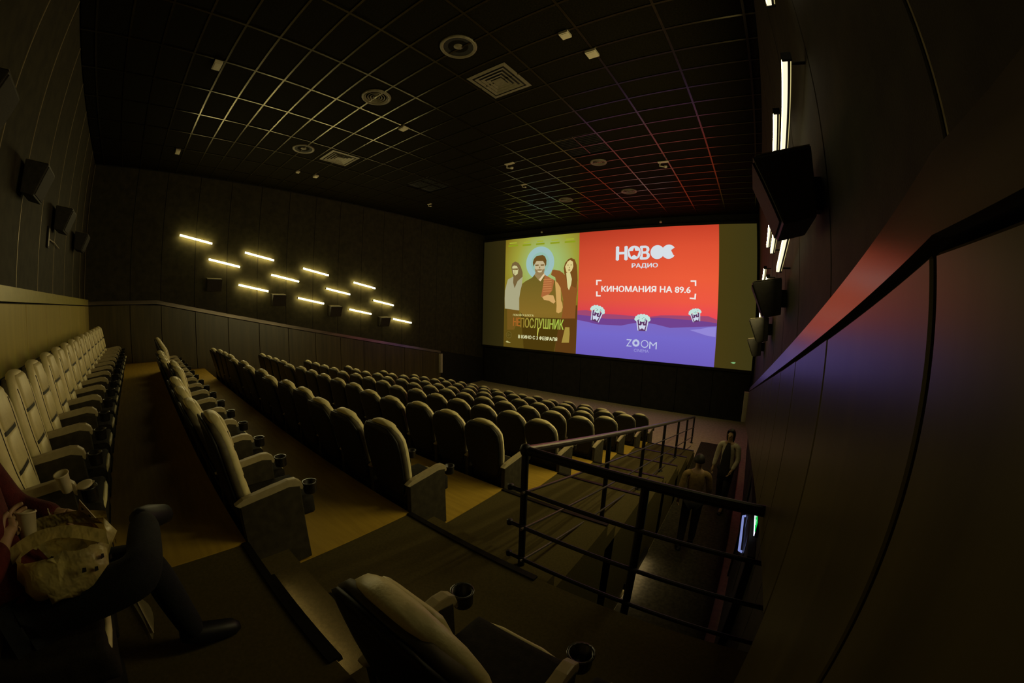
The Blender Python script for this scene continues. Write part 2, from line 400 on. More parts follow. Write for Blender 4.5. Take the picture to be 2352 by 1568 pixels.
white_box(-6.33, 4.62, 'small pale box in a narrow frame at the lit grid edge', .09, .07)
def bracket(x, y, label, s=1.0):
    t = thing('ceiling_bracket', label, 'bracket', (x, y, ZC-.010))
    obj('plate', BX(-.14*s, .14*s, -.05*s, .05*s, -.02, .0, bev=.004), M['box'], t)
    obj('arm', TB([(-.08*s, 0, -.015), (-.10*s, .02, -.10*s), (.02*s, .04, -.13*s)], .016*s, 8), M['box'], t)
    obj('head', LT([(0, -.16*s), (.04*s, -.15*s), (.045*s, -.11*s), (0, -.10*s)], 14, (.05*s, .04, 0)), M['box'], t, smooth=True)
bracket(-5.72, 7.69, 'small pale bracket on the dim ceiling between the two dark grilles')
bracket(-2.04, 9.30, 'small bright bracket hanging on the reddish ceiling right of centre')
bracket(-6.34, 9.30, 'tiny pale bracket on the ceiling above the film poster', .7)
bracket(-10.50, 9.12, 'tiny pale bracket on the far left ceiling near the wall', .7)
round_vent(-3.62, 8.76, 'small pale ceiling vent just past the right dark grille', .22)
for x, lab in ((-8.97, 'tiny pale spot fixture above the left end of the screen'), (-3.39, 'tiny pale spot fixture above the red part of the screen')):
    t = thing('spot_fixture', lab, 'spotlight', (x, 14.75, ZC-.25))
    obj('stem', TB([(0, 0, .24), (0, 0, .03)], .010, 8), M['blackmetal'], t)
    obj('head', LT([(0, .05), (.045, .04), (.05, -.03), (0, -.035)], 16), M['box'], t, smooth=True)

# ------------------------------------------------------------------ wall lights: three staggered rows on each side wall
def wall_light(x, sgn, y0, z0, slope, L, label, grp, lens):
    """bar light on two stubs: bright lens towards the hall, weak glow on its edges, a back slot washing the wall"""
    ang = math.atan(slope)
    t = thing('wall_light', label, 'wall light', (x, y0+L/2, z0+slope*L/2), 0, grp)
    d = Vector((0, math.cos(ang), math.sin(ang))); nz = Vector((0, -math.sin(ang), math.cos(ang))); f = Vector((sgn, 0, 0))
    h = L/2/math.cos(ang)
    def bar(name, mt, a, u0, u1, v0, v1):
        bm = bmesh.new(); vs = [bm.verts.new(d*i+f*j+nz*k) for i in (-a, a) for j in (u0, u1) for k in (v0, v1)]
        for q in ((0, 1, 3, 2), (4, 6, 7, 5), (0, 4, 5, 1), (2, 3, 7, 6), (0, 2, 6, 4), (1, 5, 7, 3)): bm.faces.new([vs[i] for i in q])
        return obj(name, bm, mt, t)
    bar('housing', M['lightbody'], h-.01, -.012, .004, -.018, .018)
    bar('edge_lens', M['ledside'], h-.012, .004, .030, -.025, .025)
    bm = bmesh.new(); bm.faces.new([bm.verts.new(d*a*(h-.012)+f*.0312+nz*b*.024) for a, b in ((-1, -1), (1, -1), (1, 1), (-1, 1))])
    obj('front_lens', bm, M[lens], t)
    bar('back_lens', M['ledback_left' if sgn > 0 else 'ledback_right'], h-.012, -.018, -.012, -.016, .016)
    for s in (-1, 1):
        bar('end_cap', M['lightbody'], .008, -.020, .036, -.028, .028).location = d*s*(h-.004)
        obj('bracket', TB([d*s*(h-.06)-f*.012, d*s*(h-.06)-f*.098], .010, 8), M['lightbody'], t)
    return t
Y1, Z1, SL, LL, PP = 1.118, H+2.080, -.1925, 1.002, 2.029
ROWS = (('top', 0, 0), ('middle', .902, -.662), ('bottom', 1.857, -1.4066))
for nm, dy, dz in ROWS:
    for k in range(4):
        yy = Y1+dy+k*PP; zz = Z1+dz+k*PP*SL
        wall_light(-12.60, 1, yy, zz, SL, LL, f'glowing tube light, {ordinal(k+1)} from the left in the {nm} row, left wall', 'tube lights on the left wall', 'led_left')
        wall_light(.300, -1, yy, zz, SL, LL, f'glowing tube light, {ordinal(k+1)} from the rear in the {nm} row, right wall', 'tube lights on the right wall', 'led_near' if k == 0 else 'led_right')

# ------------------------------------------------------------------ wall speakers
def wall_speaker(x, y, z, rot, label, grp, tilt=.22):
    """local +y faces the hall; z is the top edge"""
    t = thing('wall_speaker', label, 'speaker', (x, y, z), rot, grp)
    w2, h, d = .23, .40, .30
    # cabinet: deeper at the top, leaning down towards the audience
    pts = [(.06, 0), (.06+d, -.05), (.06+d*.55, -h), (.06, -h+.04)]
    obj('cabinet', PR(pts, 'x', -w2, w2, bev=.012), M['speaker'], t)
    a, b = Vector((0, .06+d, -.05)), Vector((0, .06+d*.55, -h)); n = Vector((0, (a-b).z, -(a-b).y)).normalized()
    bm = bmesh.new()
    P = [a.lerp(b, .06), a.lerp(b, .94)]
    vs = []
    for off in (.001, .012):
        for p in P:
            for s in (-1, 1): vs.append(bm.verts.new(p+n*off+Vector((s*(w2-.02), 0, 0))))
    for f in ((0, 1, 3, 2), (4, 6, 7, 5), (0, 4, 5, 1), (2, 3, 7, 6), (0, 2, 6, 4), (1, 5, 7, 3)): bm.faces.new([vs[i] for i in f])
    obj('grille', bm, M['grille'], t)
    obj('top_plate', PR([(.065, .002), (.345, -.040), (.345, -.034), (.065, .010)], 'x', -w2+.01, w2-.01), M['vent'], t)  # pale strip puts the light on the cabinet top into colour
    obj('wall_bracket', BX(-.05, .05, -.005, .07, -.28, -.10, bev=.004), M['blackmetal'], t)
    return t
SP = [(2.2, .86), (4.3, .41), (6.42, .03), (8.6, -.40)]
for i, (y, z) in enumerate(SP):
    wall_speaker(XL+.005, y, H+z, -math.pi/2, f'black wall speaker below the tube lights, {ordinal(i+1)} from the left, left wall', 'speakers on the left wall')
    wall_speaker(XR-.005, y, H+z, math.pi/2, f'black wall speaker beside the tube lights, {ordinal(i+1)} from the rear, right wall', 'speakers on the right wall')
for i, x in enumerate((-3.35, -5.45, -7.75, -10.2)):
    wall_speaker(x, YB+.005, H+1.62, 0, f'black wall speaker above the rear ledge, {ordinal(i+1)} from the left picture edge', 'speakers on the rear wall')
# pale strip and line standing in for a reflection on the wall
t = thing('projection_port', 'small bright edged port strip on the rear wall between the speakers', 'port', (-7.35, YB+.004, H+1.10))
obj('frame', BX(-.05, .05, 0, .03, -.16, .16, bev=.004), M['blackmetal'], t)
obj('glass', BX(-.03, .03, .028, .034, -.13, .13), M['cap'], t)
obj('cable', TB([(-.03, .03, -.03), (-.45, .035, -.02), (-.95, .03, -.05)], .010, 6), M['cap'], t)

# ------------------------------------------------------------------ cinema seats
def loft(bm, secs, closed_ends=True):
    rings = [[bm.verts.new(p) for p in s] for s in secs]; n = len(rings[0])
    for a, b in zip(rings, rings[1:]):
        for k in range(n): bm.faces.new((a[k], a[(k+1) % n], b[(k+1) % n], b[k]))
    if closed_ends: bm.faces.new(rings[0][::-1]); bm.faces.new(rings[-1])
def rrect(hw, hd, y, z, n=12, e=4.0):
    out = []
    for k in range(n):
        a = 2*math.pi*(k+.5)/n; c, s = math.cos(a), math.sin(a)
        out.append((hw*math.copysign(abs(c)**(2/e), c), y+hd*math.copysign(abs(s)**(2/e), s), z))
    return out
PIV = Vector((0, -.36, .45))
def ycl(z): return -.015-.115*max(0, z)/.7-(.03*max(0, (z-.48)/.22)**2)
WIDTH = [(-.05, .17), (.0, .205), (.08, .236), (.18, .255), (.30, .268), (.44, .272), (.53, .262), (.585, .228), (.64, .165), (.665, .115), (.68, .06)]
def back_part(name, mt, z0, z1, dy, hd, shrink, parent, top=True):
    bm = bmesh.new(); secs = []
    zs = [z0]+[z for z, _ in WIDTH if z0 < z < z1]+[z1]
    for z in zs:
        w = next(((w0+(w1-w0)*(z-a)/(b-a)) for (a, w0), (b, w1) in zip(WIDTH, WIDTH[1:]) if a <= z <= b), .03)
        secs.append(rrect(max(.02, w-shrink), hd*(.55 if z in (zs[0], zs[-1]) else 1), ycl(z)+dy, z))
    loft(bm, secs)
    return obj(name, bm, mt, parent, PIV, smooth=True)
def pad(name, z0, z1, hw, parent):
    bm = bmesh.new(); secs = []
    for t_, s in ((0, .80), (.10, .97), (.5, 1.0), (.9, .97), (1, .80)):
        z = z0+(z1-z0)*t_; secs.append(rrect(hw*s, .020*(.4 if t_ in (0, 1) else 1), ycl(z)+.058, z))
    loft(bm, secs)
    return obj(name, bm, M['uphol'], parent, PIV, smooth=True)
def make_arm(parent, x):
    o = [(-.48, .585), (-.42, .615), (-.20, .648), (-.10, .662), (-.045, .656), (-.010, .630), (.004, .585), (-.008, .565), (-.035, .585), (-.06, .605), (-.12, .615), (-.45, .565)]
    obj('armrest', PR([(a, b) for a, b in o], 'x', x-.024, x+.024, bev=.008), M['armtop'], parent)
    obj('arm_panel', PR([(-.46, .02), (-.02, .02), (-.02, .60), (-.10, .618), (-.45, .57)], 'x', x-.026, x+.026, bev=.006, seg=1), M['armpanel'], parent)
    h = obj('cup_holder', LT([(.0, .52), (.044, .52), (.047, .53), (.048, .590), (.054, .594), (.054, .600), (.043, .598), (.042, .535), (0, .53)], 16, (x, .058, 0)), M['holder'], parent, smooth=True)
    return h
def make_seat(loc, label, grp):
    t = thing('cinema_chair', label, 'chair', loc, 0, grp)
    bm = BX(-.235, .235, -.40, .105, .31, .462, bev=.045, seg=3)
    obj('seat_cushion', bm, M['cushion'], t, smooth=True)
    obj('front_roll', TB([(-.19, .075, .405), (-.175, .094, .425), (-.10, .104, .432), (.10, .104, .432), (.175, .094, .425), (.19, .075, .405)], .017, 8), M['uphol'], t, smooth=True)
    obj('seat_base', BX(-.20, .20, -.38, .02, .0, .315, bev=.01, seg=1), M['shell'], t)
    back_part('backrest', M['uphol'], -.05, .68, 0.020, .040, 0.010, t)
    back_part('side_trim', M['sidetrim'], -.05, .640, -.018, .040, -.004, t)
    back_part('back_shell', M['shell'], -.05, .640, -.056, .018, .003, t)
    pad('headrest_pad', .44, .655, .125, t); pad('back_pad', .225, .425, .125, t); pad('back_pad', .02, .21, .115, t)
    for z in (.217, .432):                                # dark stitched grooves between the pads
        bm = bmesh.new(); loft(bm, [rrect(.128, .016, ycl(q)+.052, q) for q in (z-.010, z+.010)]); obj('back_seam', bm, M['shell'], t, PIV)
    for s_ in (-1, 1):
        bm = bmesh.new(); add_tube(bm, [(s_*(.128+.035*min(1, (z-.02)/.2)), ycl(z)+.055, z) for z in (.03, .12, .24, .36, .48, .58)], .006, 6); obj('side_seam', bm, M['shell'], t, PIV)
    make_arm(t, .2875)
    return t
def lean(s, deg):
    for c in s.children:
        if c.name.split('.')[0] in ('backrest', 'back_shell', 'side_trim', 'back_seam', 'side_seam', 'headrest_pad', 'back_pad'): c.rotation_euler = (math.radians(deg), 0, 0)
SW = .575
def rowname(k): return 'against the rear wall' if k < 0 else f'in the {ordinal(k+2)} row from the rear wall'
NS = {-1: 16, 0: 14, 1: 14, 2: 15, 3: 15, 4: 15, 5: 15, 6: 15, 7: 15}
seat0 = None
def put_seat(x, y, z, label, grp, left_arm=False, deg=0, last=False, plain=False):
    global seat0
    if seat0 is None or not seat0.children: seat0 = s = make_seat((x, y, z), label, grp)
    else: s = dup(seat0, (x, y, z), label, grp, skip=(('armrest', 'arm_panel', 'cup_holder') if last else ())+(('back_seam', 'side_seam') if plain else ()))
    if left_arm: make_arm(s, -.2875)
    lean(s, deg)
    return s
rr = random.Random(3)
for k in list(range(0, NROW))+[-1]:
    grp = 'seats in the row against the rear wall' if k < 0 else f'seats in the {ordinal(k+2)} row from the rear wall'
    x0 = -2.66 if k >= 0 else -1.495
    ya = .886+PITCH*k if k >= 0 else -.46
    n = NS[k]
    for j in range(n):
        deg = 0
        if k == 0: deg = {1: 7, 2: 8, 3: 8, 6: 8, 7: 8, 8: 8}.get(j, 0)
        elif k > 0: deg = rr.choice((0, 0, 0, 0, 5))
        if k < 0: lab = f'pale fronted cinema seat {rowname(k)}, {ordinal(j+1)} from the right end'
        elif j == 0: lab = f'aisle end cinema seat with dark back {rowname(k)}'
        else: lab = f'dark backed cinema seat, {ordinal(j+1)} from the aisle {rowname(k)}'
        put_seat(x0-SW*j, ya, zrow(k), lab, grp, left_arm=(j == n-1), deg=deg, last=(k < 0 and j == 0), plain=(k > 0))
put_seat(-.62, .886, zrow(0)-.008, 'foreground seat right of the aisle, seen from above at the bottom edge', 'foreground seats behind the cross railing', left_arm=True)
put_seat(-.045, .886, zrow(0)-.008, 'foreground seat at the bottom edge, close to the right wall', 'foreground seats behind the cross railing', last=True)

# ------------------------------------------------------------------ railing round the stairwell
PX_, PY_ = -1.31, 2.03
zt0 = H-.975
rail = thing('handrail', 'black metal railing around the corridor opening with a sloped and a cross run', 'railing', (0, 0, 0))
SLR = -.224
def zrail(y): return zt0+SLR*(y-PY_)
def floor_at(y):
    k = -1
    while k < NROW-1 and y > yedge(k): k += 1
    return zrow(k)
posts = [2.03, 3.75, 5.36, 6.93, 8.6, 10.1, 11.66]
for y in posts:
    obj('post', TB([(PX_, y, max(0.0, floor_at(y)-.02)), (PX_, y, zrail(y)-.02)], .027, 10), M['blackmetal'], rail)
    obj('post_foot', LT([(.055, 0), (.055, .008), (.030, .012), (.028, .03)], 14, (PX_, y, max(0.0, floor_at(y)-.008))), M['blackmetal'], rail, smooth=True)
obj('post', TB([(-.455, PY_, zrow(0)-.33), (-.455, PY_, zt0-.02)], .027, 10), M['blackmetal'], rail)
obj('top_rail', TB([(PX_, PY_, zt0), (PX_, 11.72, zrail(11.72))], .030, 12), M['railtop'], rail)
obj('top_rail', TB([(PX_, PY_, zt0-.002), (XDR+.01, PY_, zt0-.035)], .032, 12), M['blackmetal'], rail)
obj('corner_ball', LT([(0, -.045), (.030, -.036), (.044, 0), (.030, .036), (0, .045)], 14, (PX_, PY_, zt0)), M['blackmetal'], rail, smooth=True)
for dz in (.315, .615, .905):
    obj('rail_bar', TB([(PX_+.03, PY_-.07, zrail(PY_-.07)-dz), (PX_+.03, 11.70, zrail(11.7)-dz)], .0105, 8), M['railtop'], rail)
    obj('rail_bar', TB([(PX_-.09, PY_-.028, zt0-dz+.01), (XR+.002, PY_-.028, zt0-dz-.03)], .015, 8), M['blackmetal'], rail)
    obj('clamp', LT([(0, -.02), (.022, -.018), (.024, .018), (0, .02)], 10, (PX_-.10, PY_-.028, zt0-dz+.01)), M['blackmetal'], rail, smooth=True)
# side beam carrying the cross run of the railing
struct(obj('trim_1', BX(XP, XDR, yedge(0)+.005, PY_+.05, zrow(1)-.10, zrow(1)-.004), M['blackwall']))

# ------------------------------------------------------------------ door and exit sign in the corridor recess
t = thing('exit_door', 'dark double door in the right wall recess of the corridor with a pale push bar', 'door', (XR-.005, 4.42, 0.0))
for s_ in (-1, 1):
    lf = obj('leaf', BX(-.045, -.005, min(s_*.01, s_*1.02), max(s_*.01, s_*1.02), .02, 1.76, bev=.005), M['speaker'], t)
    obj('glazing_strip', BX(-.049, -.043, min(s_*.30, s_*.44), max(s_*.30, s_*.44), .9, 1.6), M['holder'], lf)
obj('frame', PR([(-1.14, .0), (-1.05, .0), (-1.05, 1.78), (1.05, 1.78), (1.05, .0), (1.14, .0), (1.14, 1.86), (-1.14, 1.86)], 'x', -.07, -.002), M['blackwall'], t)
obj('push_bar', TB([(-.050, -.16, 1.27), (-.085, -.14, 1.27), (-.085, .74, 1.27), (-.050, .76, 1.27)], .016, 8), emit('bar_glow', lin((120, 132, 190)), 1.0), t)  # emission stands in for light reflected off the bar
t = thing('exit_sign', 'small green lit exit sign above the corridor door, white slot beneath', 'sign', (.372, 3.80, 1.985))
gm = emit('green_sign', lin((20, 205, 80)), 1.0); pm = emit('sign_white', lin((170, 235, 190)), 1.0)
obj('case', BX(-.006, .028, -.24, .24, -.082, .080, bev=.005), M['speaker'], t)
obj('wall_plate', BX(.026, .043, -.08, .08, -.05, .06), M['blackmetal'], t)
obj('panel', BX(-.012, -.005, -.22, .22, -.030, .072), gm, t)
obj('light_slot', BX(-.014, -.005, -.22, .20, -.078, -.044), emit('slot_white', lin((225, 230, 255)), 1.6, True), t)
bm = bmesh.new()
add_tube(bm, [(-.014, -.02, .055), (-.014, .0, .02)], .010, 6); add_tube(bm, [(-.014, .0, .02), (-.014, .035, .0), (-.014, .04, -.025)], .006, 6)
add_tube(bm, [(-.014, .0, .02), (-.014, -.02, .0), (-.014, -.055, .0)], .006, 6); add_tube(bm, [(-.014, -.02, .05), (-.014, .02, .055), (-.014, .035, .035)], .005, 6)
add_tube(bm, [(-.014, -.02, .05), (-.014, -.045, .04)], .005, 6)
bmesh.ops.create_icosphere(bm, subdivisions=1, radius=.010, matrix=Matrix.Translation((-.014, -.028, .074)))
obj('running_figure', bm, pm, t)
obj('arrow', PR([(-.17, .025), (-.13, .055), (-.13, .035), (-.09, .035), (-.09, .015), (-.13, .015), (-.13, -.005)], 'x', -.017, -.012), pm, t)

# outlines of the printed picture, metres on the screen plane
PIC = {
    'H': [-5.294, -4.841, 2.204, 2.772],
    'O1': [-4.524, 2.495, 0.31],
    'B': [-4.251, -3.791, 2.211, 2.753],
    'O2': [-3.55, 2.485, 0.285],
    'E': [-3.085, 2.487, 0.286],
    'RADIO': [-4.614, -3.527, 1.835, 2.045],
    'KINO': [-5.942, -2.191, 0.861, 1.108],
    'bTL': [[-6.208, 1.378], [-6.201, 1.15], [-6.131, 1.15], [-6.136, 1.317], [-5.952, 1.315], [-5.954, 1.376]],
    'bBL': [[-6.193, 0.877], [-6.185, 0.655], [-5.969, 0.658], [-5.971, 0.713], [-6.117, 0.711], [-6.122, 0.878]],
    'bTR': [[-2.196, 1.352], [-1.974, 1.354], [-1.968, 1.134], [-2.027, 1.133], [-2.032, 1.295], [-2.195, 1.293]],
    'bBR': [[-1.959, 0.838], [-1.973, 0.613], [-2.209, 0.629], [-2.211, 0.683], [-2.034, 0.674], [-2.022, 0.836]],
    'wave1': [[-7.073, 0.012], [-6.633, 0.051], [-6.077, -0.084], [-5.538, -0.164], [-5.02, -0.109], [-4.51, -0.156], [-3.916, -0.159], [-3.343, -0.059], [-2.872, -0.038], [-2.359, -0.12], [-1.861, -0.095], [-1.462, -0.009], [-1.146, -0.126], [-1.142, -0.788], [-7.104, -0.666]],
    'wave2': [[-7.078, -0.17], [-6.511, -0.201], [-5.745, -0.297], [-5.114, -0.319], [-4.505, -0.267], [-3.914, -0.207], [-3.434, -0.147], [-2.771, -0.208], [-2.125, -0.244], [-1.675, -0.207], [-1.147, -0.258], [-1.153, -0.612], [-7.104, -0.666]],
    'wave3': [[-7.092, -0.405], [-6.613, -0.462], [-6.057, -0.563], [-5.519, -0.595], [-5.0, -0.558], [-4.497, -0.435], [-4.004, -0.372], [-3.516, -0.432], [-2.941, -0.54], [-2.335, -0.578], [-1.839, -0.498], [-1.441, -0.399], [-1.15, -0.368], [-1.123, -1.933], [-7.085, -1.887]],
    'wave4': [[-2.152, -0.576], [-1.748, -0.515], [-1.439, -0.43], [-1.148, -0.399], [-1.147, -0.788], [-1.51, -0.746], [-1.876, -0.649]],
    'cup0': [-6.13, -0.111, 0.334, 0.25],
    'cup1': [-4.086, -0.405, 0.322, 0.0],
    'cup2': [-1.955, -0.01, 0.242, -0.22],
    'Z': [-4.733, -4.496, -1.412, -1.111],
    'AP': [-4.315, -1.244, 0.161],
    'OM': [-3.943, -1.255, 0.159],
    'M': [-3.744, -3.431, -1.436, -1.144],
    'CINEMA': [-4.386, -3.755, -1.61, -1.486],
    'mark': [[-0.501, -1.701], [-0.424, -1.676], [-0.315, -1.675], [-0.34, -1.73], [-0.409, -1.745]],
    'nm0a': [-11.01, -10.418, 3.146, 3.231],
    'nm0b': [-10.939, -10.495, 3.294, 3.358],
    'nm1a': [-10.142, -9.643, 3.122, 3.205],
    'nm1b': [-10.083, -9.708, 3.267, 3.329],
    'nm2a': [-9.36, -8.884, 3.114, 3.195],
    'nm2b': [-9.303, -8.946, 3.255, 3.316],
    'nm3a': [-8.565, -8.073, 3.107, 3.186],
    'nm3b': [-8.506, -8.137, 3.245, 3.304],
    'nm4a': [-7.806, -7.264, 3.098, 3.175],
    'nm4b': [-7.74, -7.334, 3.233, 3.29],
    'halo': [-9.116, 2.246, 0.784],
    'haloin': [-9.106, 2.245, 0.504],
    'mhair': [[-9.461, 2.072], [-9.497, 2.281], [-9.451, 2.434], [-9.314, 2.565], [-9.115, 2.596], [-8.958, 2.613], [-8.819, 2.52], [-8.737, 2.347], [-8.741, 2.144], [-8.787, 2.045], [-8.829, 2.182], [-8.931, 2.322], [-9.287, 2.34], [-9.384, 2.207]],
    'mface': [[-9.391, 2.104], [-9.375, 2.258], [-9.288, 2.366], [-8.931, 2.348], [-8.83, 2.216], [-8.816, 2.046], [-8.84, 1.861], [-8.952, 1.696], [-9.089, 1.648], [-9.229, 1.704], [-9.354, 1.879]],
    'mbeard': [[-9.387, 1.966], [-9.275, 1.919], [-9.097, 1.947], [-8.939, 1.907], [-8.833, 1.954], [-8.839, 1.827], [-8.952, 1.679], [-9.088, 1.631], [-9.229, 1.686], [-9.353, 1.827]],
    'mmouth': [[-9.244, 1.875], [-9.095, 1.853], [-8.948, 1.882], [-8.994, 1.799], [-9.092, 1.781], [-9.192, 1.805]],
    'mbrow1': [[-9.362, 2.163], [-9.163, 2.163], [-9.161, 2.103], [-9.341, 2.102]],
    'mbrow2': [[-9.064, 2.158], [-8.858, 2.158], [-8.866, 2.096], [-9.052, 2.098]],
    'mneck': [[-9.342, 1.793], [-8.857, 1.777], [-8.814, 1.641], [-9.06, 1.359], [-9.182, 1.446], [-9.388, 1.657]],
    'mtorso': [[-9.389, 1.691], [-9.526, 1.54], [-9.911, 1.376], [-10.096, 1.257], [-10.191, 0.928], [-10.254, 0.534], [-10.236, -0.057], [-9.915, -0.379], [-7.855, -0.375], [-7.794, 0.09], [-7.783, 0.313], [-7.94, 0.918], [-8.021, 1.161], [-8.252, 1.378], [-8.814, 1.658], [-9.06, 1.359]],
    'mvest': [[-8.814, 1.658], [-8.29, 1.396], [-8.34, 1.164], [-8.389, 0.919], [-8.682, 0.597], [-8.989, 0.613], [-8.844, 1.035], [-8.825, 1.372]],
    'mcollar': [[-8.846, 1.743], [-8.824, 1.641], [-9.04, 1.359], [-9.141, 1.429]],
    'marm': [[-8.251, 1.362], [-8.099, 1.261], [-7.943, 1.029], [-8.006, 0.602], [-7.842, 0.346], [-7.806, 0.141], [-7.866, -0.066], [-8.019, -0.14], [-8.139, -0.091], [-8.13, 0.221], [-8.079, 0.446], [-8.091, 0.997]],
    'mhand': [[-8.927, 0.613], [-8.625, 0.721], [-8.323, 0.687], [-8.195, 0.393], [-8.291, 0.304], [-8.555, 0.44], [-8.82, 0.473]],
    'lscarf': [[-10.789, 2.131], [-10.728, 2.307], [-10.556, 2.379], [-10.361, 2.306], [-10.206, 2.104], [-10.092, 1.818], [-10.086, 1.607], [-10.376, 1.403], [-10.559, 1.052], [-10.655, 1.338], [-10.641, 1.588], [-10.736, 1.859]],
    'lface': [[-10.734, 2.128], [-10.616, 2.185], [-10.442, 2.15], [-10.351, 1.987], [-10.387, 1.758], [-10.535, 1.674], [-10.669, 1.803]],
    'lglass': [[-10.709, 2.028], [-10.374, 2.032], [-10.382, 1.952], [-10.544, 1.968], [-10.696, 1.974]],
    'lbody': [[-10.642, 1.641], [-10.99, 1.49], [-11.091, 1.149], [-11.152, 0.936], [-11.162, 0.531], [-11.135, 0.018], [-10.236, -0.057], [-10.222, 0.59], [-10.156, 1.153], [-10.086, 1.607], [-10.356, 1.456], [-10.559, 1.052]],
    'llegs': [[-10.993, -0.008], [-10.236, -0.057], [-10.225, -0.39], [-10.521, -1.036], [-10.961, -1.06]],
    'rhair': [[-7.823, 1.944], [-7.756, 2.171], [-7.597, 2.344], [-7.454, 2.395], [-7.273, 2.314], [-7.161, 2.052], [-7.124, 1.666], [-7.106, 1.346], [-7.185, 1.027], [-7.365, 1.108], [-7.66, 1.353], [-7.779, 1.681]],
    'rface': [[-7.751, 2.007], [-7.63, 2.231], [-7.505, 2.299], [-7.36, 2.22], [-7.336, 1.993], [-7.403, 1.818], [-7.543, 1.7], [-7.671, 1.744]],
    'rneck': [[-7.689, 1.711], [-7.491, 1.739], [-7.392, 1.43], [-7.421, 1.188], [-7.52, 0.918], [-7.597, 1.06]],
    'rbody': [[-8.418, 1.881], [-8.323, 1.886], [-8.041, 1.836], [-7.853, 1.716], [-7.665, 1.516], [-7.539, 0.931], [-7.372, 1.349], [-7.133, 1.666], [-7.093, 0.918], [-7.149, 0.56], [-7.172, -0.348], [-7.855, -0.375], [-7.808, 0.484], [-7.981, 1.062], [-8.214, 1.361], [-8.256, 1.528], [-8.487, 1.649]],
    'NE': [-10.568, -10.151, -0.841, -0.423],
    'POS': [-10.114, -7.73, -0.894, -0.415],
    'TAG': [-10.586, -9.362, -0.335, -0.216],
    'VKINO': [-10.236, -8.038, -1.445, -1.265],
    'ring12': [-10.825, -1.309, 0.173],
    'T12': [-10.941, -10.709, -1.375, -1.242],
    'slog': [[-11.013, -1.683], [-10.933, -1.611], [-10.897, -1.637], [-10.708, -1.69], [-10.73, -1.72], [-10.918, -1.715]],
    'bldg': [[-7.647, -0.76], [-7.428, -0.757], [-7.406, -1.071], [-7.427, -1.465], [-7.81, -1.494]],
}
# ------------------------------------------------------------------ the lit screen and its picture
SX0, SX1, SZ0, SZ1 = -12.62, .30, H-1.943, H+3.52
scr = thing('cinema_screen', 'wide bright cinema screen showing a film poster and a red and violet advert', 'screen', (0, YF-.16, H))
def L(y): return y        # layer offset in front of the screen cloth (metres)
def ramp_emit(name, axis, lo, hi, stops, s=1.0, sampled=True, cross=None):
    mt = bpy.data.materials.new(name); mt.use_nodes = True; nt = mt.node_tree; nt.nodes.remove(nt.nodes['Principled BSDF'])
    tc = nt.nodes.new('ShaderNodeTexCoord'); sp = nt.nodes.new('ShaderNodeSeparateXYZ'); nt.links.new(tc.outputs['Object'], sp.inputs[0])
    mr = nt.nodes.new('ShaderNodeMapRange'); mr.inputs['From Min'].default_value = lo; mr.inputs['From Max'].default_value = hi
    nt.links.new(sp.outputs[axis], mr.inputs['Value'])
    cr = nt.nodes.new('ShaderNodeValToRGB')
    while len(cr.color_ramp.elements) < len(stops): cr.color_ramp.elements.new(.5)
    for e, (p, c) in zip(cr.color_ramp.elements, stops): e.position = p; e.color = lin(c)
    nt.links.new(mr.outputs[0], cr.inputs['Fac'])
    out = cr.outputs['Color']
    if cross:                                            # second ramp along another axis, multiplied in
        ax2, lo2, hi2, st2 = cross
        m2 = nt.nodes.new('ShaderNodeMapRange'); m2.inputs['From Min'].default_value = lo2; m2.inputs['From Max'].default_value = hi2
        nt.links.new(sp.outputs[ax2], m2.inputs['Value'])
        c2 = nt.nodes.new('ShaderNodeValToRGB')
        for e, (p, c) in zip(c2.color_ramp.elements, st2): e.position = p; e.color = (c, c, c, 1)
        nt.links.new(m2.outputs[0], c2.inputs['Fac'])
        mx = nt.nodes.new('ShaderNodeMix'); mx.data_type = 'RGBA'; mx.blend_type = 'MULTIPLY'; mx.inputs['Factor'].default_value = 1
        nt.links.new(out, mx.inputs['A']); nt.links.new(c2.outputs['Color'], mx.inputs['B']); out = mx.outputs['Result']
    em = nt.nodes.new('ShaderNodeEmission'); em.inputs[1].default_value = s
    nt.links.new(out, em.inputs[0]); nt.links.new(em.outputs[0], nt.nodes['Material Output'].inputs[0])
    if not sampled: mt.cycles.emission_sampling = 'NONE'
    return mt
def flat(name, pts, lay, mt, parent):
    bm = bmesh.new(); vs = [bm.verts.new((x, -lay, z)) for x, z in pts]
    f = bm.faces.new(vs); bmesh.ops.triangulate(bm, faces=[f])
    me = bpy.data.meshes.new(name); bm.to_mesh(me); bm.free(); me.materials.append(mt)
    return link(name, me, parent)
def disc(name, c, r, lay, mt, parent, a0=0, a1=360, n=40):
    pts = [(c[0]+r*math.cos(math.radians(a0+(a1-a0)*i/n)), c[1]+r*math.sin(math.radians(a0+(a1-a0)*i/n))) for i in range(n+(0 if a1-a0 >= 360 else 1))]
    if a1-a0 < 360: pts.append((c[0], c[1]))
    return flat(name, pts, lay, mt, parent)
def star(name, c, r, lay, mt, parent, rot=90):
    pts = [(c[0]+(r if i % 2 == 0 else r*.40)*math.cos(math.radians(rot+36*i)), c[1]+(r if i % 2 == 0 else r*.40)*math.sin(math.radians(rot+36*i))) for i in range(10)]
    return flat(name, pts, lay, mt, parent)
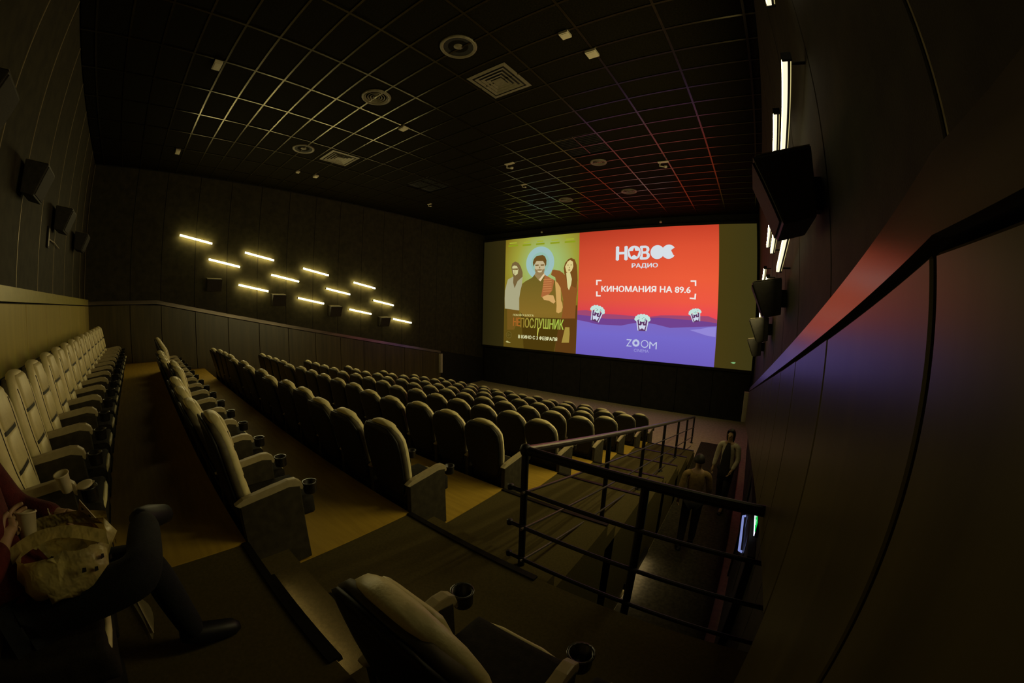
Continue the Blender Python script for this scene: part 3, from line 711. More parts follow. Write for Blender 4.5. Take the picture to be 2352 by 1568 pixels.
def writing(name, s, bx, lay, mt, parent, bold=0.0):
    cu = bpy.data.curves.new('t', 'FONT'); cu.body = s; cu.size = 1.0; cu.resolution_u = 3
    to = bpy.data.objects.new('t', cu); COL.objects.link(to)
    dg = bpy.context.evaluated_depsgraph_get(); me = bpy.data.meshes.new_from_object(to.evaluated_get(dg))
    bpy.data.objects.remove(to); bpy.data.curves.remove(cu); me.name = name
    xs = [v.co.x for v in me.vertices]; ys = [v.co.y for v in me.vertices]
    sx = (bx[1]-bx[0])/(max(xs)-min(xs)); sz = (bx[3]-bx[2])/(max(ys)-min(ys)); mx, my = min(xs), min(ys)
    for v in me.vertices: v.co = Vector((bx[0]+(v.co.x-mx)*sx, -lay, bx[2]+(v.co.y-my)*sz))
    if bold:                                             # heavier strokes: the outline repeated a little to each side
        bm = bmesh.new(); bm.from_mesh(me); t0 = bold*(bx[3]-bx[2])*1.3
        for dx, dz in ((t0, 0), (-t0, 0), (0, t0*.6), (0, -t0*.6)):
            b3 = bmesh.new(); b3.from_mesh(me)
            for v in b3.verts: v.co += Vector((dx, 0, dz))
            m3 = bpy.data.meshes.new('t'); b3.to_mesh(m3); b3.free(); bm.from_mesh(m3); bpy.data.meshes.remove(m3)
        bm.to_mesh(me); bm.free()
    me.materials.clear(); me.materials.append(mt)
    if ' ' not in s: return link(name, me, parent)
    bm = bmesh.new(); bm.from_mesh(me); bpy.data.meshes.remove(me)   # one object for each word
    left = set(bm.faces); isl = []
    while left:
        st = [left.pop()]; grp = [st[0]]
        while st:
            for e in st.pop().edges:
                for f2 in e.link_faces:
                    if f2 in left: left.discard(f2); st.append(f2); grp.append(f2)
        xs_ = [v.co.x for f2 in grp for v in f2.verts]; isl.append((min(xs_), max(xs_), grp))
    isl.sort(key=lambda t: t[0]); em = (bx[3]-bx[2])*.30; words = []; xe = None
    for a, b, g in isl:
        if xe is None or a-xe > em: words.append([])
        words[-1] += g; xe = b if xe is None else max(xe, b)
    for wd in words:
        b2 = bmesh.new(); mp = {}
        for f2 in wd: b2.faces.new([mp.setdefault(v, b2.verts.new(v.co)) if v not in mp else mp[v] for v in f2.verts])
        m2 = bpy.data.meshes.new(name); b2.to_mesh(m2); b2.free(); m2.materials.append(mt); link(name, m2, parent)
    bm.free()
E_ = lambda n, c, s=1.0: emit(n, lin(c), s)
surf = obj('screen_cloth', BX(SX0, SX1, -.0, .06, SZ0-H, SZ1-H), ramp_emit('screen_glow', 0, SX0, SX1, [(0, (34, 29, 10)), (.1, (46, 39, 13)), (.5, (60, 50, 18)), (.9, (66, 55, 18)), (1, (58, 52, 20))]), scr)
bmk = bmesh.new()
add_box(bmk, SX0-.06, SX1+.03, -.015, .08, SZ1-H, SZ1-H+.10); add_box(bmk, SX0-.06, SX1+.03, -.015, .08, SZ0-H-.10, SZ0-H)
obj('screen_masking', bmk, M['blackwall'], scr)
AX0, AX1, AZ0, AZ1 = -7.065, -1.12, SZ0-H+.004, SZ1-H-.004
adv = flat('advert_picture', [(AX0, AZ0), (AX1, AZ0), (AX1, AZ1), (AX0, AZ1)], .012,
    ramp_emit('advert_red', 2, AZ0, AZ1, [(.0, (225, 56, 92)), (.30, (230, 62, 92)), (.36, (236, 76, 80)), (.45, (238, 88, 66)), (.62, (236, 92, 57)), (.85, (220, 80, 50)), (1, (196, 64, 40))], cross=(0, AX0, AX1, [(0, .82), (.75, 1.0)])), scr)
P = PIC
mW = E_('wave_mauve', (158, 72, 112)); m2 = E_('wave_purple', (112, 66, 142)); m4 = E_('wave_pale', (146, 134, 214))
P['wave3'] = [(AX0, P['wave3'][0][1])]+P['wave3'][1:-3]+[(AX1, P['wave3'][-3][1]), (AX1, AZ0), (AX0, AZ0)]
for k_ in ('wave1', 'wave2'): P[k_] = [(AX0, P[k_][0][1])]+P[k_][1:-3]+[(AX1, P[k_][-3][1]), (AX1, AZ0+1), (AX0, AZ0+1)]
flat('wave', P['wave1'], .016, mW, adv); flat('wave', P['wave2'], .020, m2, adv)
flat('wave', P['wave3'], .024, ramp_emit('wave_violet', 2, AZ0, AZ0+2.0, [(0, (108, 92, 186)), (.5, (116, 104, 200)), (1, (128, 104, 184))]), adv)
flat('wave', P['wave4'], .028, m4, adv)
white = E_('print_white', (214, 222, 228)); white2 = E_('print_white_warm', (238, 232, 226)); red = E_('print_red', (214, 70, 44))
def boxpts(b): return [(b[0], b[2]), (b[1], b[2]), (b[1], b[3]), (b[0], b[3])]
writing('logo_letter', 'Н', P['H'], .036, white, adv, .05)
disc('logo_ring', P['O1'], P['O1'][2], .040, red, adv); disc('logo_disc', P['O1'], P['O1'][2]*.94, .044, white, adv); star('logo_star', P['O1'], P['O1'][2]*.72, .048, red, adv)
writing('logo_letter', 'В', [P['B'][0], P['B'][1]-.10, P['B'][2], P['B'][3]], .036, white, adv, .045)
disc('logo_ring', P['O2'], P['O2'][2]*1.06, .038, red, adv); disc('logo_disc', P['O2'], P['O2'][2], .042, white, adv)
disc('logo_ring', P['E'], P['E'][2]*1.06, .040, red, adv, 40, 320); disc('logo_letter', P['E'], P['E'][2], .046, white, adv, 34, 326)
writing('advert_word', 'РАДИО', P['RADIO'], .036, white, adv, .035)
writing('advert_slogan', 'КИНОМАНИЯ НА 89.6', P['KINO'], .036, white2, adv, .035)
for k in ('bTL', 'bBL', 'bTR', 'bBR'): flat('corner_bracket', P[k], .036, white2, adv)
plum = E_('cup_plum', (92, 52, 96)); cupw = E_('cup_white', (206, 214, 232)); corn = E_('corn', (196, 226, 218)); cornd = E_('corn_shade', (120, 160, 150))
for i in range(3):
    cx, cz, hw, tl = P['cup%d' % i]
    hw = abs(hw); ca, sa = math.cos(tl), math.sin(tl)
    T = lambda pts: [(cx+(x*ca+z*sa)*hw, cz+(-x*sa+z*ca)*hw) for x, z in pts]
    flat('popcorn_cup', T([(-.82, .35), (.82, .35), (.56, -1.0), (-.56, -1.0)]), .034, plum, adv)
    for a in (-.82, .66): flat('cup_stripe', T([(a, .32), (a+.16, .32), (a*.70+.12, -.98), (a*.70, -.98)]), .037, cupw, adv)
    for a in (-.46, .32): flat('cup_stripe', T([(a, .32), (a+.13, .32), (a*.9+.10, -.12), (a*.9, -.12)]), .037, cupw, adv)
    c = T([(0, -.46)])[0]; star('cup_star', c, hw*.50, .040, cupw, adv, 90-math.degrees(tl))
    rr2 = random.Random(i)
    for q in range(15):
        a = math.pi*q/14; r0 = .12 if q % 2 else .0
        p = T([(math.cos(a)*(.84-r0), .46+math.sin(a)*(.50-r0))])[0]; disc('popcorn', p, hw*.22, .043+.0004*q, corn, adv, n=12)
    disc('popcorn', T([(0, .58)])[0], hw*.45, .050, corn, adv, n=16)
    for q in range(7):
        p = T([(rr2.uniform(-.6, .6), rr2.uniform(.35, .8))])[0]; disc('popcorn_shade', p, hw*.06, .053, cornd, adv, n=8)
pale = E_('print_pale', (188, 196, 226))
writing('advert_word', 'Z', P['Z'], .036, pale, adv, .0)
c = P['AP']; rr_ = c[2]
for i in range(8):                                        # lens shutter standing for the first O
    a = math.radians(45*i); b = a+math.radians(62)
    flat('shutter_blade', [(c[0]+rr_*math.cos(a), c[1]+rr_*math.sin(a)), (c[0]+rr_*math.cos(a+.7), c[1]+rr_*math.sin(a+.7)), (c[0]+rr_*.50*math.cos(b+.5), c[1]+rr_*.50*math.sin(b+.5)), (c[0]+rr_*.52*math.cos(a+.35), c[1]+rr_*.52*math.sin(a+.35))], .036+i*.0005, pale, adv)
vio = E_('print_violet', (112, 98, 194))
disc('advert_ring', P['OM'], P['OM'][2]*1.0, .036, pale, adv); disc('advert_ring', P['OM'], P['OM'][2]*.78, .040, vio, adv)
writing('advert_word', 'M', P['M'], .036, pale, adv, .0)
writing('advert_word', 'CINEMA', P['CINEMA'], .036, E_('print_lilac', (160, 158, 220)), adv, .0)
flat('small_mark', P['mark'], .012, E_('mark_green', (120, 170, 110)), scr)
# film poster
PX0, PX1 = -11.18, -7.065
pc = P['halo']
def poster_mat():
    mt = bpy.data.materials.new('poster_ground'); mt.use_nodes = True; nt = mt.node_tree; nt.nodes.remove(nt.nodes['Principled BSDF'])
    tc = nt.nodes.new('ShaderNodeTexCoord'); mp = nt.nodes.new('ShaderNodeMapping'); mp.vector_type = 'TEXTURE'
    mp.inputs['Location'].default_value = (pc[0]+.25, 0, pc[1]-.1); mp.inputs['Scale'].default_value = (3.0, 100, 3.0)
    gr = nt.nodes.new('ShaderNodeTexGradient'); gr.gradient_type = 'SPHERICAL'
    nt.links.new(tc.outputs['Object'], mp.inputs[0]); nt.links.new(mp.outputs[0], gr.inputs[0])
    cr = nt.nodes.new('ShaderNodeValToRGB'); st = [(0, (92, 74, 20)), (.18, (136, 118, 32)), (.45, (156, 156, 56)), (.75, (158, 184, 110))]
    while len(cr.color_ramp.elements) < len(st): cr.color_ramp.elements.new(.5)
    for e, (p, cc) in zip(cr.color_ramp.elements, st): e.position = p; e.color = lin(cc)
    nt.links.new(gr.outputs['Fac'], cr.inputs['Fac'])
    em = nt.nodes.new('ShaderNodeEmission'); nt.links.new(cr.outputs[0], em.inputs[0]); nt.links.new(em.outputs[0], nt.nodes['Material Output'].inputs[0])
    return mt
pos = flat('film_poster', [(PX0, AZ0), (PX1, AZ0), (PX1, AZ1), (PX0, AZ1)], .012, poster_mat(), scr)
dgreen = E_('poster_names', (138, 152, 27))
for i in range(5):
    flat('name_line', boxpts(P['nm%da' % i]), .016, dgreen, pos); flat('name_line', boxpts(P['nm%db' % i]), .016, E_('poster_names_thin', (161, 171, 48)) if i == 0 else bpy.data.materials['poster_names_thin'], pos)
disc('halo_ring', pc, pc[2], .018, E_('halo_blue', (154, 188, 186)), pos); disc('halo_inner', P['haloin'], P['haloin'][2], .021, E_('halo_green', (146, 186, 170)), pos)
skinp = E_('poster_skin', (194, 178, 138)); darkp = E_('poster_dark', (105, 76, 31)); olive = E_('poster_olive', (121, 100, 36)); brown = E_('poster_brown', (133, 90, 36))
grey = E_('poster_grey', (168, 164, 128)); plaid = E_('poster_plaid', (168, 102, 55)); tanp = E_('poster_tan', (204, 161, 90))
flat('man_trousers', [(P['mtorso'][5][0]+.1, P['mtorso'][6][1]), (P['mtorso'][8][0], P['mtorso'][6][1]), (P['mtorso'][8][0]-.35, AZ0), (P['mtorso'][5][0]+.35, AZ0)], .032, E_('poster_trouser', (74, 56, 12)), pos)
flat('second_woman_skirt', [(P['mtorso'][8][0]-.1, P['mtorso'][6][1]+.3), (PX1-.02, P['mtorso'][6][1]+.3), (PX1-.02, AZ0), (P['mtorso'][8][0]-.3, AZ0)], .021, E_('poster_skirt', (92, 58, 20)), pos)
def sm(name, key, fx, fz, w_, h_, lay):
    xs_ = [p[0] for p in P[key]]; zs_ = [p[1] for p in P[key]]; cx_ = min(xs_)+(max(xs_)-min(xs_))*fx; cz_ = min(zs_)+(max(zs_)-min(zs_))*fz
    flat(name, [(cx_-w_, cz_), (cx_, cz_+h_), (cx_+w_, cz_), (cx_, cz_-h_)], lay, darkp, pos)
sm('second_woman_eye', 'rface', .36, .62, .05, .022, .034); sm('second_woman_eye', 'rface', .74, .62, .05, .022, .034); sm('second_woman_mouth', 'rface', .52, .24, .07, .024, .034); sm('second_woman_nose', 'rface', .54, .42, .02, .04, .034)
sm('woman_mouth', 'lface', .45, .25, .06, .02, .034); sm('woman_nose', 'lface', .45, .45, .018, .04, .034)
sm('man_eye', 'mface', .30, .66, .05, .02, .044); sm('man_eye', 'mface', .72, .66, .05, .02, .044); sm('man_nose', 'mface', .5, .52, .03, .06, .044)
flat('woman_trousers', P['llegs'], .022, E_('poster_umber', (112, 83, 27)), pos); flat('woman_cardigan', P['lbody'], .024, grey, pos)
flat('woman_scarf', P['lscarf'], .027, E_('poster_scarf', (116, 95, 57)), pos); flat('woman_face', P['lface'], .030, E_('poster_pale', (201, 197, 142)), pos); flat('woman_glasses', P['lglass'], .033, darkp, pos)
flat('second_woman_jacket', P['rbody'], .022, E_('poster_rust', (138, 83, 36)), pos); flat('second_woman_hair', P['rhair'], .024, E_('poster_hair', (116, 74, 27)), pos)
flat('second_woman_neckline', P['rneck'], .027, E_('poster_cream', (213, 204, 142)), pos); flat('second_woman_face', P['rface'], .030, E_('poster_face', (218, 201, 135)), pos)
flat('man_sweater', P['mtorso'], .034, ramp_emit('poster_sweater', 2, AZ0, AZ0+3.6, [(0, (98, 80, 24)), (.5, (132, 104, 38)), (1, (106, 92, 34))], sampled=False), pos)
flat('man_neck', P['mneck'], .036, E_('poster_neck', (152, 128, 83)), pos); flat('man_collar', P['mcollar'], .038, E_('poster_collar', (225, 201, 159)), pos)
flat('man_vest', P['mvest'], .037, plaid, pos)
vx = [p[0] for p in P['mvest']]; vz = [p[1] for p in P['mvest']]
for i in range(6):
    z = max(vz)-.25-i*(max(vz)-min(vz)-.4)/6; flat('vest_check', [(min(vx)+.10, z), (max(vx)-.14, z+.02), (max(vx)-.14, z+.06), (min(vx)+.10, z+.04)], .0385, E_('vest_line', (194, 128, 74)) if i == 0 else bpy.data.materials['vest_line'], pos)
flat('man_arm', P['marm'], .039, tanp, pos); flat('man_hand', P['mhand'], .041, E_('poster_hand', (208, 164, 100)), pos)
flat('man_face', P['mface'], .040, skinp, pos); flat('man_beard', P['mbeard'], .042, E_('poster_beard', (147, 121, 79)), pos); flat('man_mouth', P['mmouth'], .044, E_('poster_teeth', (208, 194, 152)), pos)
flat('man_brow', P['mbrow1'], .044, darkp, pos); flat('man_brow', P['mbrow2'], .044, darkp, pos); flat('man_hair', P['mhair'], .046, darkp, pos)
flat('poster_tower', P['bldg'], .036, E_('poster_tower_col', (164, 140, 62)), pos)
writing('poster_tagline', 'ПОБОЙСЯ БЛОГА!', P['TAG'], .050, E_('poster_tag', (206, 199, 128)), pos, .02)
writing('poster_title', 'НЕ', P['NE'], .050, E_('poster_ne', (166, 98, 36)), pos, .02)
writing('poster_title', 'ПОСЛУШНИК', P['POS'], .050, ramp_emit('poster_lime', 0, P['POS'][0], P['POS'][1], [(0, (150, 118, 42)), (.35, (166, 164, 66)), (1, (168, 200, 76))], sampled=False), pos, .015)
dr = P['POS']; ux = dr[0]+(dr[1]-dr[0])*.43
flat('title_drip', [(ux-.03, dr[2]+.02), (ux+.05, dr[2]+.02), (ux-.02, dr[2]-.42), (ux-.06, dr[2]-.40)], .050, E_('poster_drip', (194, 192, 79)), pos)
writing('poster_date', 'В КИНО С 3 ФЕВРАЛЯ', P['VKINO'], .050, E_('poster_date_col', (225, 225, 173)), pos, .03)
disc('age_ring', P['ring12'], P['ring12'][2], .050, E_('age_col', (112, 94, 38)), pos); disc('age_ring', P['ring12'], P['ring12'][2]*.88, .052, E_('age_in', (84, 70, 18)), pos)
writing('age_mark', '12+', P['T12'], .055, bpy.data.materials['age_col'], pos, .01)
flat('poster_mark', P['slog'], .050, E_('poster_mark_col', (183, 178, 114)), pos)

# ------------------------------------------------------------------ people
def skin(name, V, Ed, mt, parent, root='pelvis', sub=2, extra=None):
    """V: dict joint -> (x,y,z,radius); Ed: chains of joint names"""
    names = list(V); ix = {n: i for i, n in enumerate(names)}
    me = bpy.data.meshes.new(name)
    es = [(ix[a], ix[b]) for ch in Ed for a, b in zip(ch, ch[1:])]
    me.from_pydata([V[n][:3] for n in names], es, [])
    o = bpy.data.objects.new(name, me); COL.objects.link(o)
    md = o.modifiers.new('skin', 'SKIN'); md.use_smooth_shade = True
    o.modifiers.new('sub', 'SUBSURF').levels = sub; o.modifiers['sub'].render_levels = sub
    lay = me.skin_vertices[0].data if me.skin_vertices else None
    if lay is None:
        bm = bmesh.new(); bm.from_mesh(me); bm.verts.layers.skin.verify(); bm.to_mesh(me); bm.free(); lay = me.skin_vertices[0].data
    for n in names:
        r = V[n][3]; rx, ry = (r if isinstance(r, tuple) else (r, r))
        lay[ix[n]].radius = (rx, ry); lay[ix[n]].use_root = (n == root)
    dg = bpy.context.evaluated_depsgraph_get()
    m2_ = bpy.data.meshes.new_from_object(o.evaluated_get(dg)); bpy.data.objects.remove(o); bpy.data.meshes.remove(me)
    m2_.name = name; m2_.materials.clear(); m2_.materials.append(mt)
    for p in m2_.polygons: p.use_smooth = True
    return link(name, m2_, parent)
def hand_chain(V, Ed, tag_, wrist, palm_dir, side_dir, curl_dir, s=1.0, curl=.5):
    """palm with four unequal fingers and a thumb; directions are unit Vectors"""
    w = Vector(wrist); pd, sd, cd = (Vector(v).normalized() for v in (palm_dir, side_dir, curl_dir))
    pk = w+pd*.055*s; V[tag_+'palm'] = (*pk, (.030*s, .019*s)); k2 = w+pd*.085*s; V[tag_+'knuck'] = (*k2, (.034*s, .015*s))
    Ed.append([tag_+'wrist', tag_+'palm', tag_+'knuck'])
    for i, (off, ln) in enumerate(((.030, .072), (.010, .080), (-.011, .075), (-.031, .058))):
        b = k2+sd*off*s+pd*.012*s; a1 = b+(pd*(1-curl*.5)+cd*curl*.6).normalized()*ln*.45*s; a2 = a1+(pd*(1-curl)+cd*curl*1.3).normalized()*ln*.32*s; a3 = a2+(pd*(.6-curl)+cd*curl*1.5).normalized()*ln*.26*s
        for q, (p, r) in enumerate(((b, .0095), (a1, .0088), (a2, .008), (a3, .0068))): V[f'{tag_}f{i}{q}'] = (*p, r*s)
        Ed.append([tag_+'knuck']+[f'{tag_}f{i}{q}' for q in range(4)])
    t0 = w+pd*.028*s+sd*.030*s; t1 = t0+(pd*.6+sd*.7+cd*.3).normalized()*.038*s; t2 = t1+(pd*.8+cd*.6).normalized()*.030*s
    for q, (p, r) in enumerate(((t0, .013), (t1, .0105), (t2, .0085))): V[f'{tag_}t{q}'] = (*p, r*s)
    Ed.append([tag_+'palm']+[f'{tag_}t{q}' for q in range(3)])
def head_bits(parent, c, r, hairmat, long_hair, yaw=0.0):
    """eyes, ears and hair on a head centred at c (faces local +y)"""
    R = Matrix.Rotation(yaw, 3, 'Z'); c = Vector(c)
    def sph(name, off, rad, mt, sc_=(1, 1, 1), sub=2):
        bm = bmesh.new(); bmesh.ops.create_icosphere(bm, subdivisions=sub, radius=1.0)
        for v in bm.verts: v.co = R @ (Vector((v.co.x*sc_[0]*rad, v.co.y*sc_[1]*rad, v.co.z*sc_[2]*rad))+Vector(off))+c
        return obj(name, bm, mt, parent, smooth=True)
    for s in (-1, 1):
        sph('eye', (s*.031, .078, .005), .0085, M['eye'], (1.2, .6, .8)); sph('ear', (s*.079, -.005, -.005), .022, M['skin'], (.35, .8, 1.3))
    sph('mouth', (0, .083, -.062), .02, M['darkcloth'], (1.1, .35, .25))
    bm = bmesh.new(); bmesh.ops.create_uvsphere(bm, u_segments=20, v_segments=14, radius=1)
    kill = []
    for v in bm.verts:
        x, y, z = v.co
        if y > .45 and z < .45: kill.append(v)
        elif not long_hair and z < -.25: kill.append(v)
        zz = z*.112 if z > 0 else z*(.26 if long_hair else .10)
        v.co = R @ (Vector((x*.092, y*.103-.012, zz+.018)))+c
    bmesh.ops.delete(bm, geom=kill, context='VERTS')
    geom = bm.faces[:]
    bmesh.ops.solidify(bm, geom=geom, thickness=.012)
    obj('hair', bm, hairmat, parent, smooth=True)
def standing(name, label, loc, rotz, coat, under, trousers, long_hair, arm_l, arm_r, stride, open_coat, hgt=1.72):
    t = thing(name, label, 'person', loc, rotz)
    V = {'pelvis': (0, 0, .95, (.135, .095)), 'waist': (0, .01, 1.10, (.115, .085)), 'chest': (0, 0, 1.30, (.145, .095)), 'collar': (0, -.005, 1.43, (.085, .065)), 'neck': (0, .01, 1.50, .050), 'jaw': (0, .025, 1.565, (.056, .062)), 'skull': (0, .015, 1.635, (.074, .090)), 'crown': (0, .005, 1.70, (.052, .062)), 'nose': (0, .108, 1.602, .011)}
    Ed = [['pelvis', 'waist', 'chest', 'collar', 'neck', 'jaw', 'skull', 'crown'], ['skull', 'nose']]
    for s, tg, arm in ((-1, 'l_', arm_l), (1, 'r_', arm_r)):
        sh = Vector((s*.185, 0, 1.405)); el = sh+Vector(arm[0]); wr_ = el+Vector(arm[1])
        V[tg+'shoulder'] = (*sh, .055); V[tg+'elbow'] = (*el, .040); V[tg+'wrist'] = (*wr_, .027)
        Ed.append(['collar', tg+'shoulder', tg+'elbow', tg+'wrist'])
        d = Vector(arm[1]).normalized()
        hand_chain(V, Ed, tg, wr_, d, Vector((0, 1, 0)), Vector((-s, 0, 0)), 1.0, .35)
        st = stride*s
        V[tg+'hip'] = (s*.09, 0, .88, .082); V[tg+'knee'] = (s*.095, .02+st*.5, .49, .055); V[tg+'ankle'] = (s*.10, st-.02, .085, .036); V[tg+'toe'] = (s*.115, st+.15, .035, .034)
        Ed.append(['pelvis', tg+'hip', tg+'knee', tg+'ankle', tg+'toe'])
    skin('body', V, Ed, M['skin'], t, sub=2)
    C = {k: V[k] for k in ('pelvis', 'waist', 'chest', 'collar')}
    gro = lambda v, g: (v[0], v[1], v[2], tuple(r+g for r in v[3]) if isinstance(v[3], tuple) else v[3]+g)
    C = {k: gro(v, .022) for k, v in C.items()}; C['collar'] = gro(V['collar'], .012); C['hem'] = (0, 0, .80, (.172, .128)); Ec = [['hem', 'pelvis', 'waist', 'chest', 'collar']]
    C['neckline'] = (0, .004, 1.475, (.070, .064)); Ec.append(['collar', 'neckline'])
    for tg in ('l_', 'r_'):
        for k, g in (('shoulder', .012), ('elbow', .016), ('wrist', .014)): C[tg+k] = gro(V[tg+k], g)
        Ec.append(['collar', tg+'shoulder', tg+'elbow', tg+'wrist'])
    skin('jacket', C, Ec, coat, t, sub=2)
    if open_coat:
        bm = bmesh.new(); secs = []
        for z, w_, y in ((.70, .125, .150), (.86, .120, .140), (1.05, .100, .124), (1.25, .085, .126), (1.38, .055, .100), (1.47, .030, .074)): secs.append(rrect(w_, .016, y, z))
        loft(bm, secs); obj('shirt', bm, under, t, smooth=True)
    Tn = {'pelvis': (0, 0, .95, (.150, .108))}; Et = []
    for tg in ('l_', 'r_'):
        for k, g in (('hip', .014), ('knee', .022), ('ankle', .026)): Tn[tg+k] = gro(V[tg+k], g)
        Et.append(['pelvis', tg+'hip', tg+'knee', tg+'ankle'])
    skin('trousers', Tn, Et, trousers, t, sub=2)
    for tg in ('l_', 'r_'):
        a, b = V[tg+'ankle'], V[tg+'toe']
        bm = bmesh.new(); secs = []
        for f, w_, h in ((-.35, .034, .045), (-.1, .044, .075), (.3, .046, .065), (.75, .048, .045), (1.15, .040, .035), (1.3, .02, .02)):
            y = a[1]+(b[1]-a[1])*f; x = a[0]+(b[0]-a[0])*f
            secs.append([(x+px, y, h/2*1.2*(1+pz)) for px, pz in [(w_*math.cos(2*math.pi*k/10), math.sin(2*math.pi*k/10)) for k in range(10)]])
        loft(bm, secs); obj('shoe', bm, M['shoe'], t, smooth=True)
    head_bits(t, (0, .015, 1.625), .09, M['hair'], long_hair)
    return t
standing('person', 'person in a tan jacket and dark trousers seen from behind in the corridor', (-.50, 6.0, .012), math.radians(10), M['tancoat'], M['darkcloth'], M['darkcloth'], False,
         ((-.05, -.03, -.27), (-.01, .06, -.23)), ((.05, .02, -.27), (.01, .10, -.22)), .10, False)
standing('person', 'person with long hair in an open cream jacket walking along the right wall', (-.08, 7.75, .012), math.radians(165), M['cream'], M['darkcloth'], M['darkcloth'], True,
         ((-.05, .05, -.27), (.05, .17, -.16)), ((.06, -.02, -.27), (.02, .07, -.23)), -.14, True)

# seated person at the left edge, with a cup in the hand and a carrier bag on the lap
pz = H
sp_ = thing('person', 'person in a red coat and jeans seated at the left picture edge', 'person', (0, 0, 0))
V = {'pelvis': (-1.52, -.66, pz-.93, (.16, .12)), 'waist': (-1.52, -.70, pz-.78, (.13, .105)), 'chest': (-1.52, -.72, pz-.58, (.15, .11)), 'collar': (-1.52, -.72, pz-.43, (.09, .07)), 'neck': (-1.52, -.70, pz-.36, .05), 'jaw': (-1.51, -.67, pz-.295, (.056, .062)), 'skull': (-1.51, -.68, pz-.225, (.074, .09)), 'crown': (-1.51, -.69, pz-.16, (.052, .06)), 'nose': (-1.50, -.585, pz-.255, .011)}
Ed = [['pelvis', 'waist', 'chest', 'collar', 'neck', 'jaw', 'skull', 'crown'], ['skull', 'nose']]
V.update({'r_shoulder': (-1.33, -.72, pz-.46, .056), 'r_elbow': (-1.30, -.66, pz-.735, .042), 'r_wrist': (-1.45, -.605, pz-.690, .029),
          'l_shoulder': (-1.71, -.72, pz-.46, .056), 'l_elbow': (-1.78, -.62, pz-.71, .042), 'l_wrist': (-1.66, -.42, pz-.72, .029),
          'r_hip': (-1.43, -.58, pz-.955, .085), 'r_knee': (-1.36, -.14, pz-.86, .062), 'r_ankle': (-1.72, -.10, pz-.83, .038), 'r_toe': (-1.86, -.02, pz-.90, .034),
          'l_hip': (-1.61, -.58, pz-.965, .085), 'l_knee': (-1.62, -.13, pz-.955, .062), 'l_ankle': (-1.63, -.06, pz-1.41, .038), 'l_toe': (-1.64, .10, pz-1.455, .034)})
for tg in ('l_', 'r_'):
    Ed.append(['collar', tg+'shoulder', tg+'elbow', tg+'wrist']); Ed.append(['pelvis', tg+'hip', tg+'knee', tg+'ankle', tg+'toe'])
hand_chain(V, Ed, 'r_', V['r_wrist'][:3], (-.85, .25, .25), (-.2, -.2, .95), (-.2, .95, .1), 1.0, .55)
hand_chain(V, Ed, 'l_', V['l_wrist'][:3], (.25, .9, -.1), (.9, -.2, .2), (.1, -.1, -1), 1.0, .5)
skin('body', V, Ed, M['skin'], sp_, sub=2)
gro = lambda v, g: (v[0], v[1], v[2], tuple(r+g for r in v[3]) if isinstance(v[3], tuple) else v[3]+g)
C = {k: gro(V[k], .03) for k in ('pelvis', 'waist', 'chest', 'collar')}; C['collar'] = gro(V['collar'], .012); Ec = [['pelvis', 'waist', 'chest', 'collar']]
for tg in ('l_', 'r_'):
    for k, g in (('shoulder', .012), ('elbow', .016), ('wrist', .014)): C[tg+k] = gro(V[tg+k], g)
    Ec.append(['collar', tg+'shoulder', tg+'elbow', tg+'wrist'])
C['r_skirt'] = (-1.40, -.53, pz-.92, (.10, .11)); C['l_skirt'] = (-1.62, -.47, pz-.90, (.10, .10)); Ec.append(['pelvis', 'r_skirt']); Ec.append(['pelvis', 'l_skirt'])
skin('coat', C, Ec, M['redcoat'], sp_, sub=2)
Tn = {'pelvis': (-1.52, -.64, pz-.95, (.165, .12))}; Et = []
for tg in ('l_', 'r_'):
    for k, g in (('hip', .014), ('knee', .022), ('ankle', .026)): Tn[tg+k] = gro(V[tg+k], g)
    Et.append(['pelvis', tg+'hip', tg+'knee', tg+'ankle'])
skin('jeans', Tn, Et, M['jeans'], sp_, sub=2)
for tg in ('l_', 'r_'):
    a, b = Vector(V[tg+'ankle'][:3]), Vector(V[tg+'toe'][:3]); d = (b-a)
    bm = bmesh.new(); add_tube(bm, [a-d*.45, a-d*.2, a+d*.2, a+d*.7, a+d*1.1, a+d*1.3], [.030, .047, .052, .047, .042, .02], 12)
    obj('shoe', bm, M['shoe'], sp_, smooth=True)
head_bits(sp_, (-1.51, -.675, pz-.235), .09, M['hair'], True)

# paper cup held at the left edge
def cup(name, label, loc, tilt, s=1.0, lid=False, h=.095):
    t = thing(name, label, 'cup', loc); t.rotation_euler = tilt
    obj('cup_wall', LT([(0, .002), (.027*s, .0), (.030*s, .003), (.040*s, h), (.043*s, h+.002), (.042*s, h+.005), (.038*s, h+.002), (.028*s, .006), (0, .006)], 24), M['paper'], t, smooth=True)
    obj('rim', LT([(.040*s, h-.001), (.044*s, h+.001), (.044*s, h+.005), (.040*s, h+.006)], 24), M['paper'], t, smooth=True)
    if lid: obj('lid', LT([(.044*s, h), (.044*s, h+.012), (.034*s, h+.016), (0, h+.013)], 24), M['paper'], t, smooth=True)
    return t
cup('paper_cup', 'pale paper cup held in the hand at the left picture edge', (-1.56, -.545, H-.745), (math.radians(-6), math.radians(-16), 0), 1.05)
cup('paper_cup', 'pale paper cup standing in an armrest holder of the rear row', (-2.27, -.50, H-.865), (0.1, .12, 0), 1.0)
t = thing('cup_lid', 'pale flat lid lying on an armrest holder of the rear row', 'lid', (-2.26, -.40, H-.846), 0); t.rotation_euler = (.12, .1, 0)
obj('disc', LT([(0, .004), (.036, .002), (.046, .0), (.048, .006), (.036, .010), (0, .008)], 24), M['paper'], t, smooth=True); obj('tab', BX(-.01, .01, .03, .055, .003, .007), M['paper'], t)

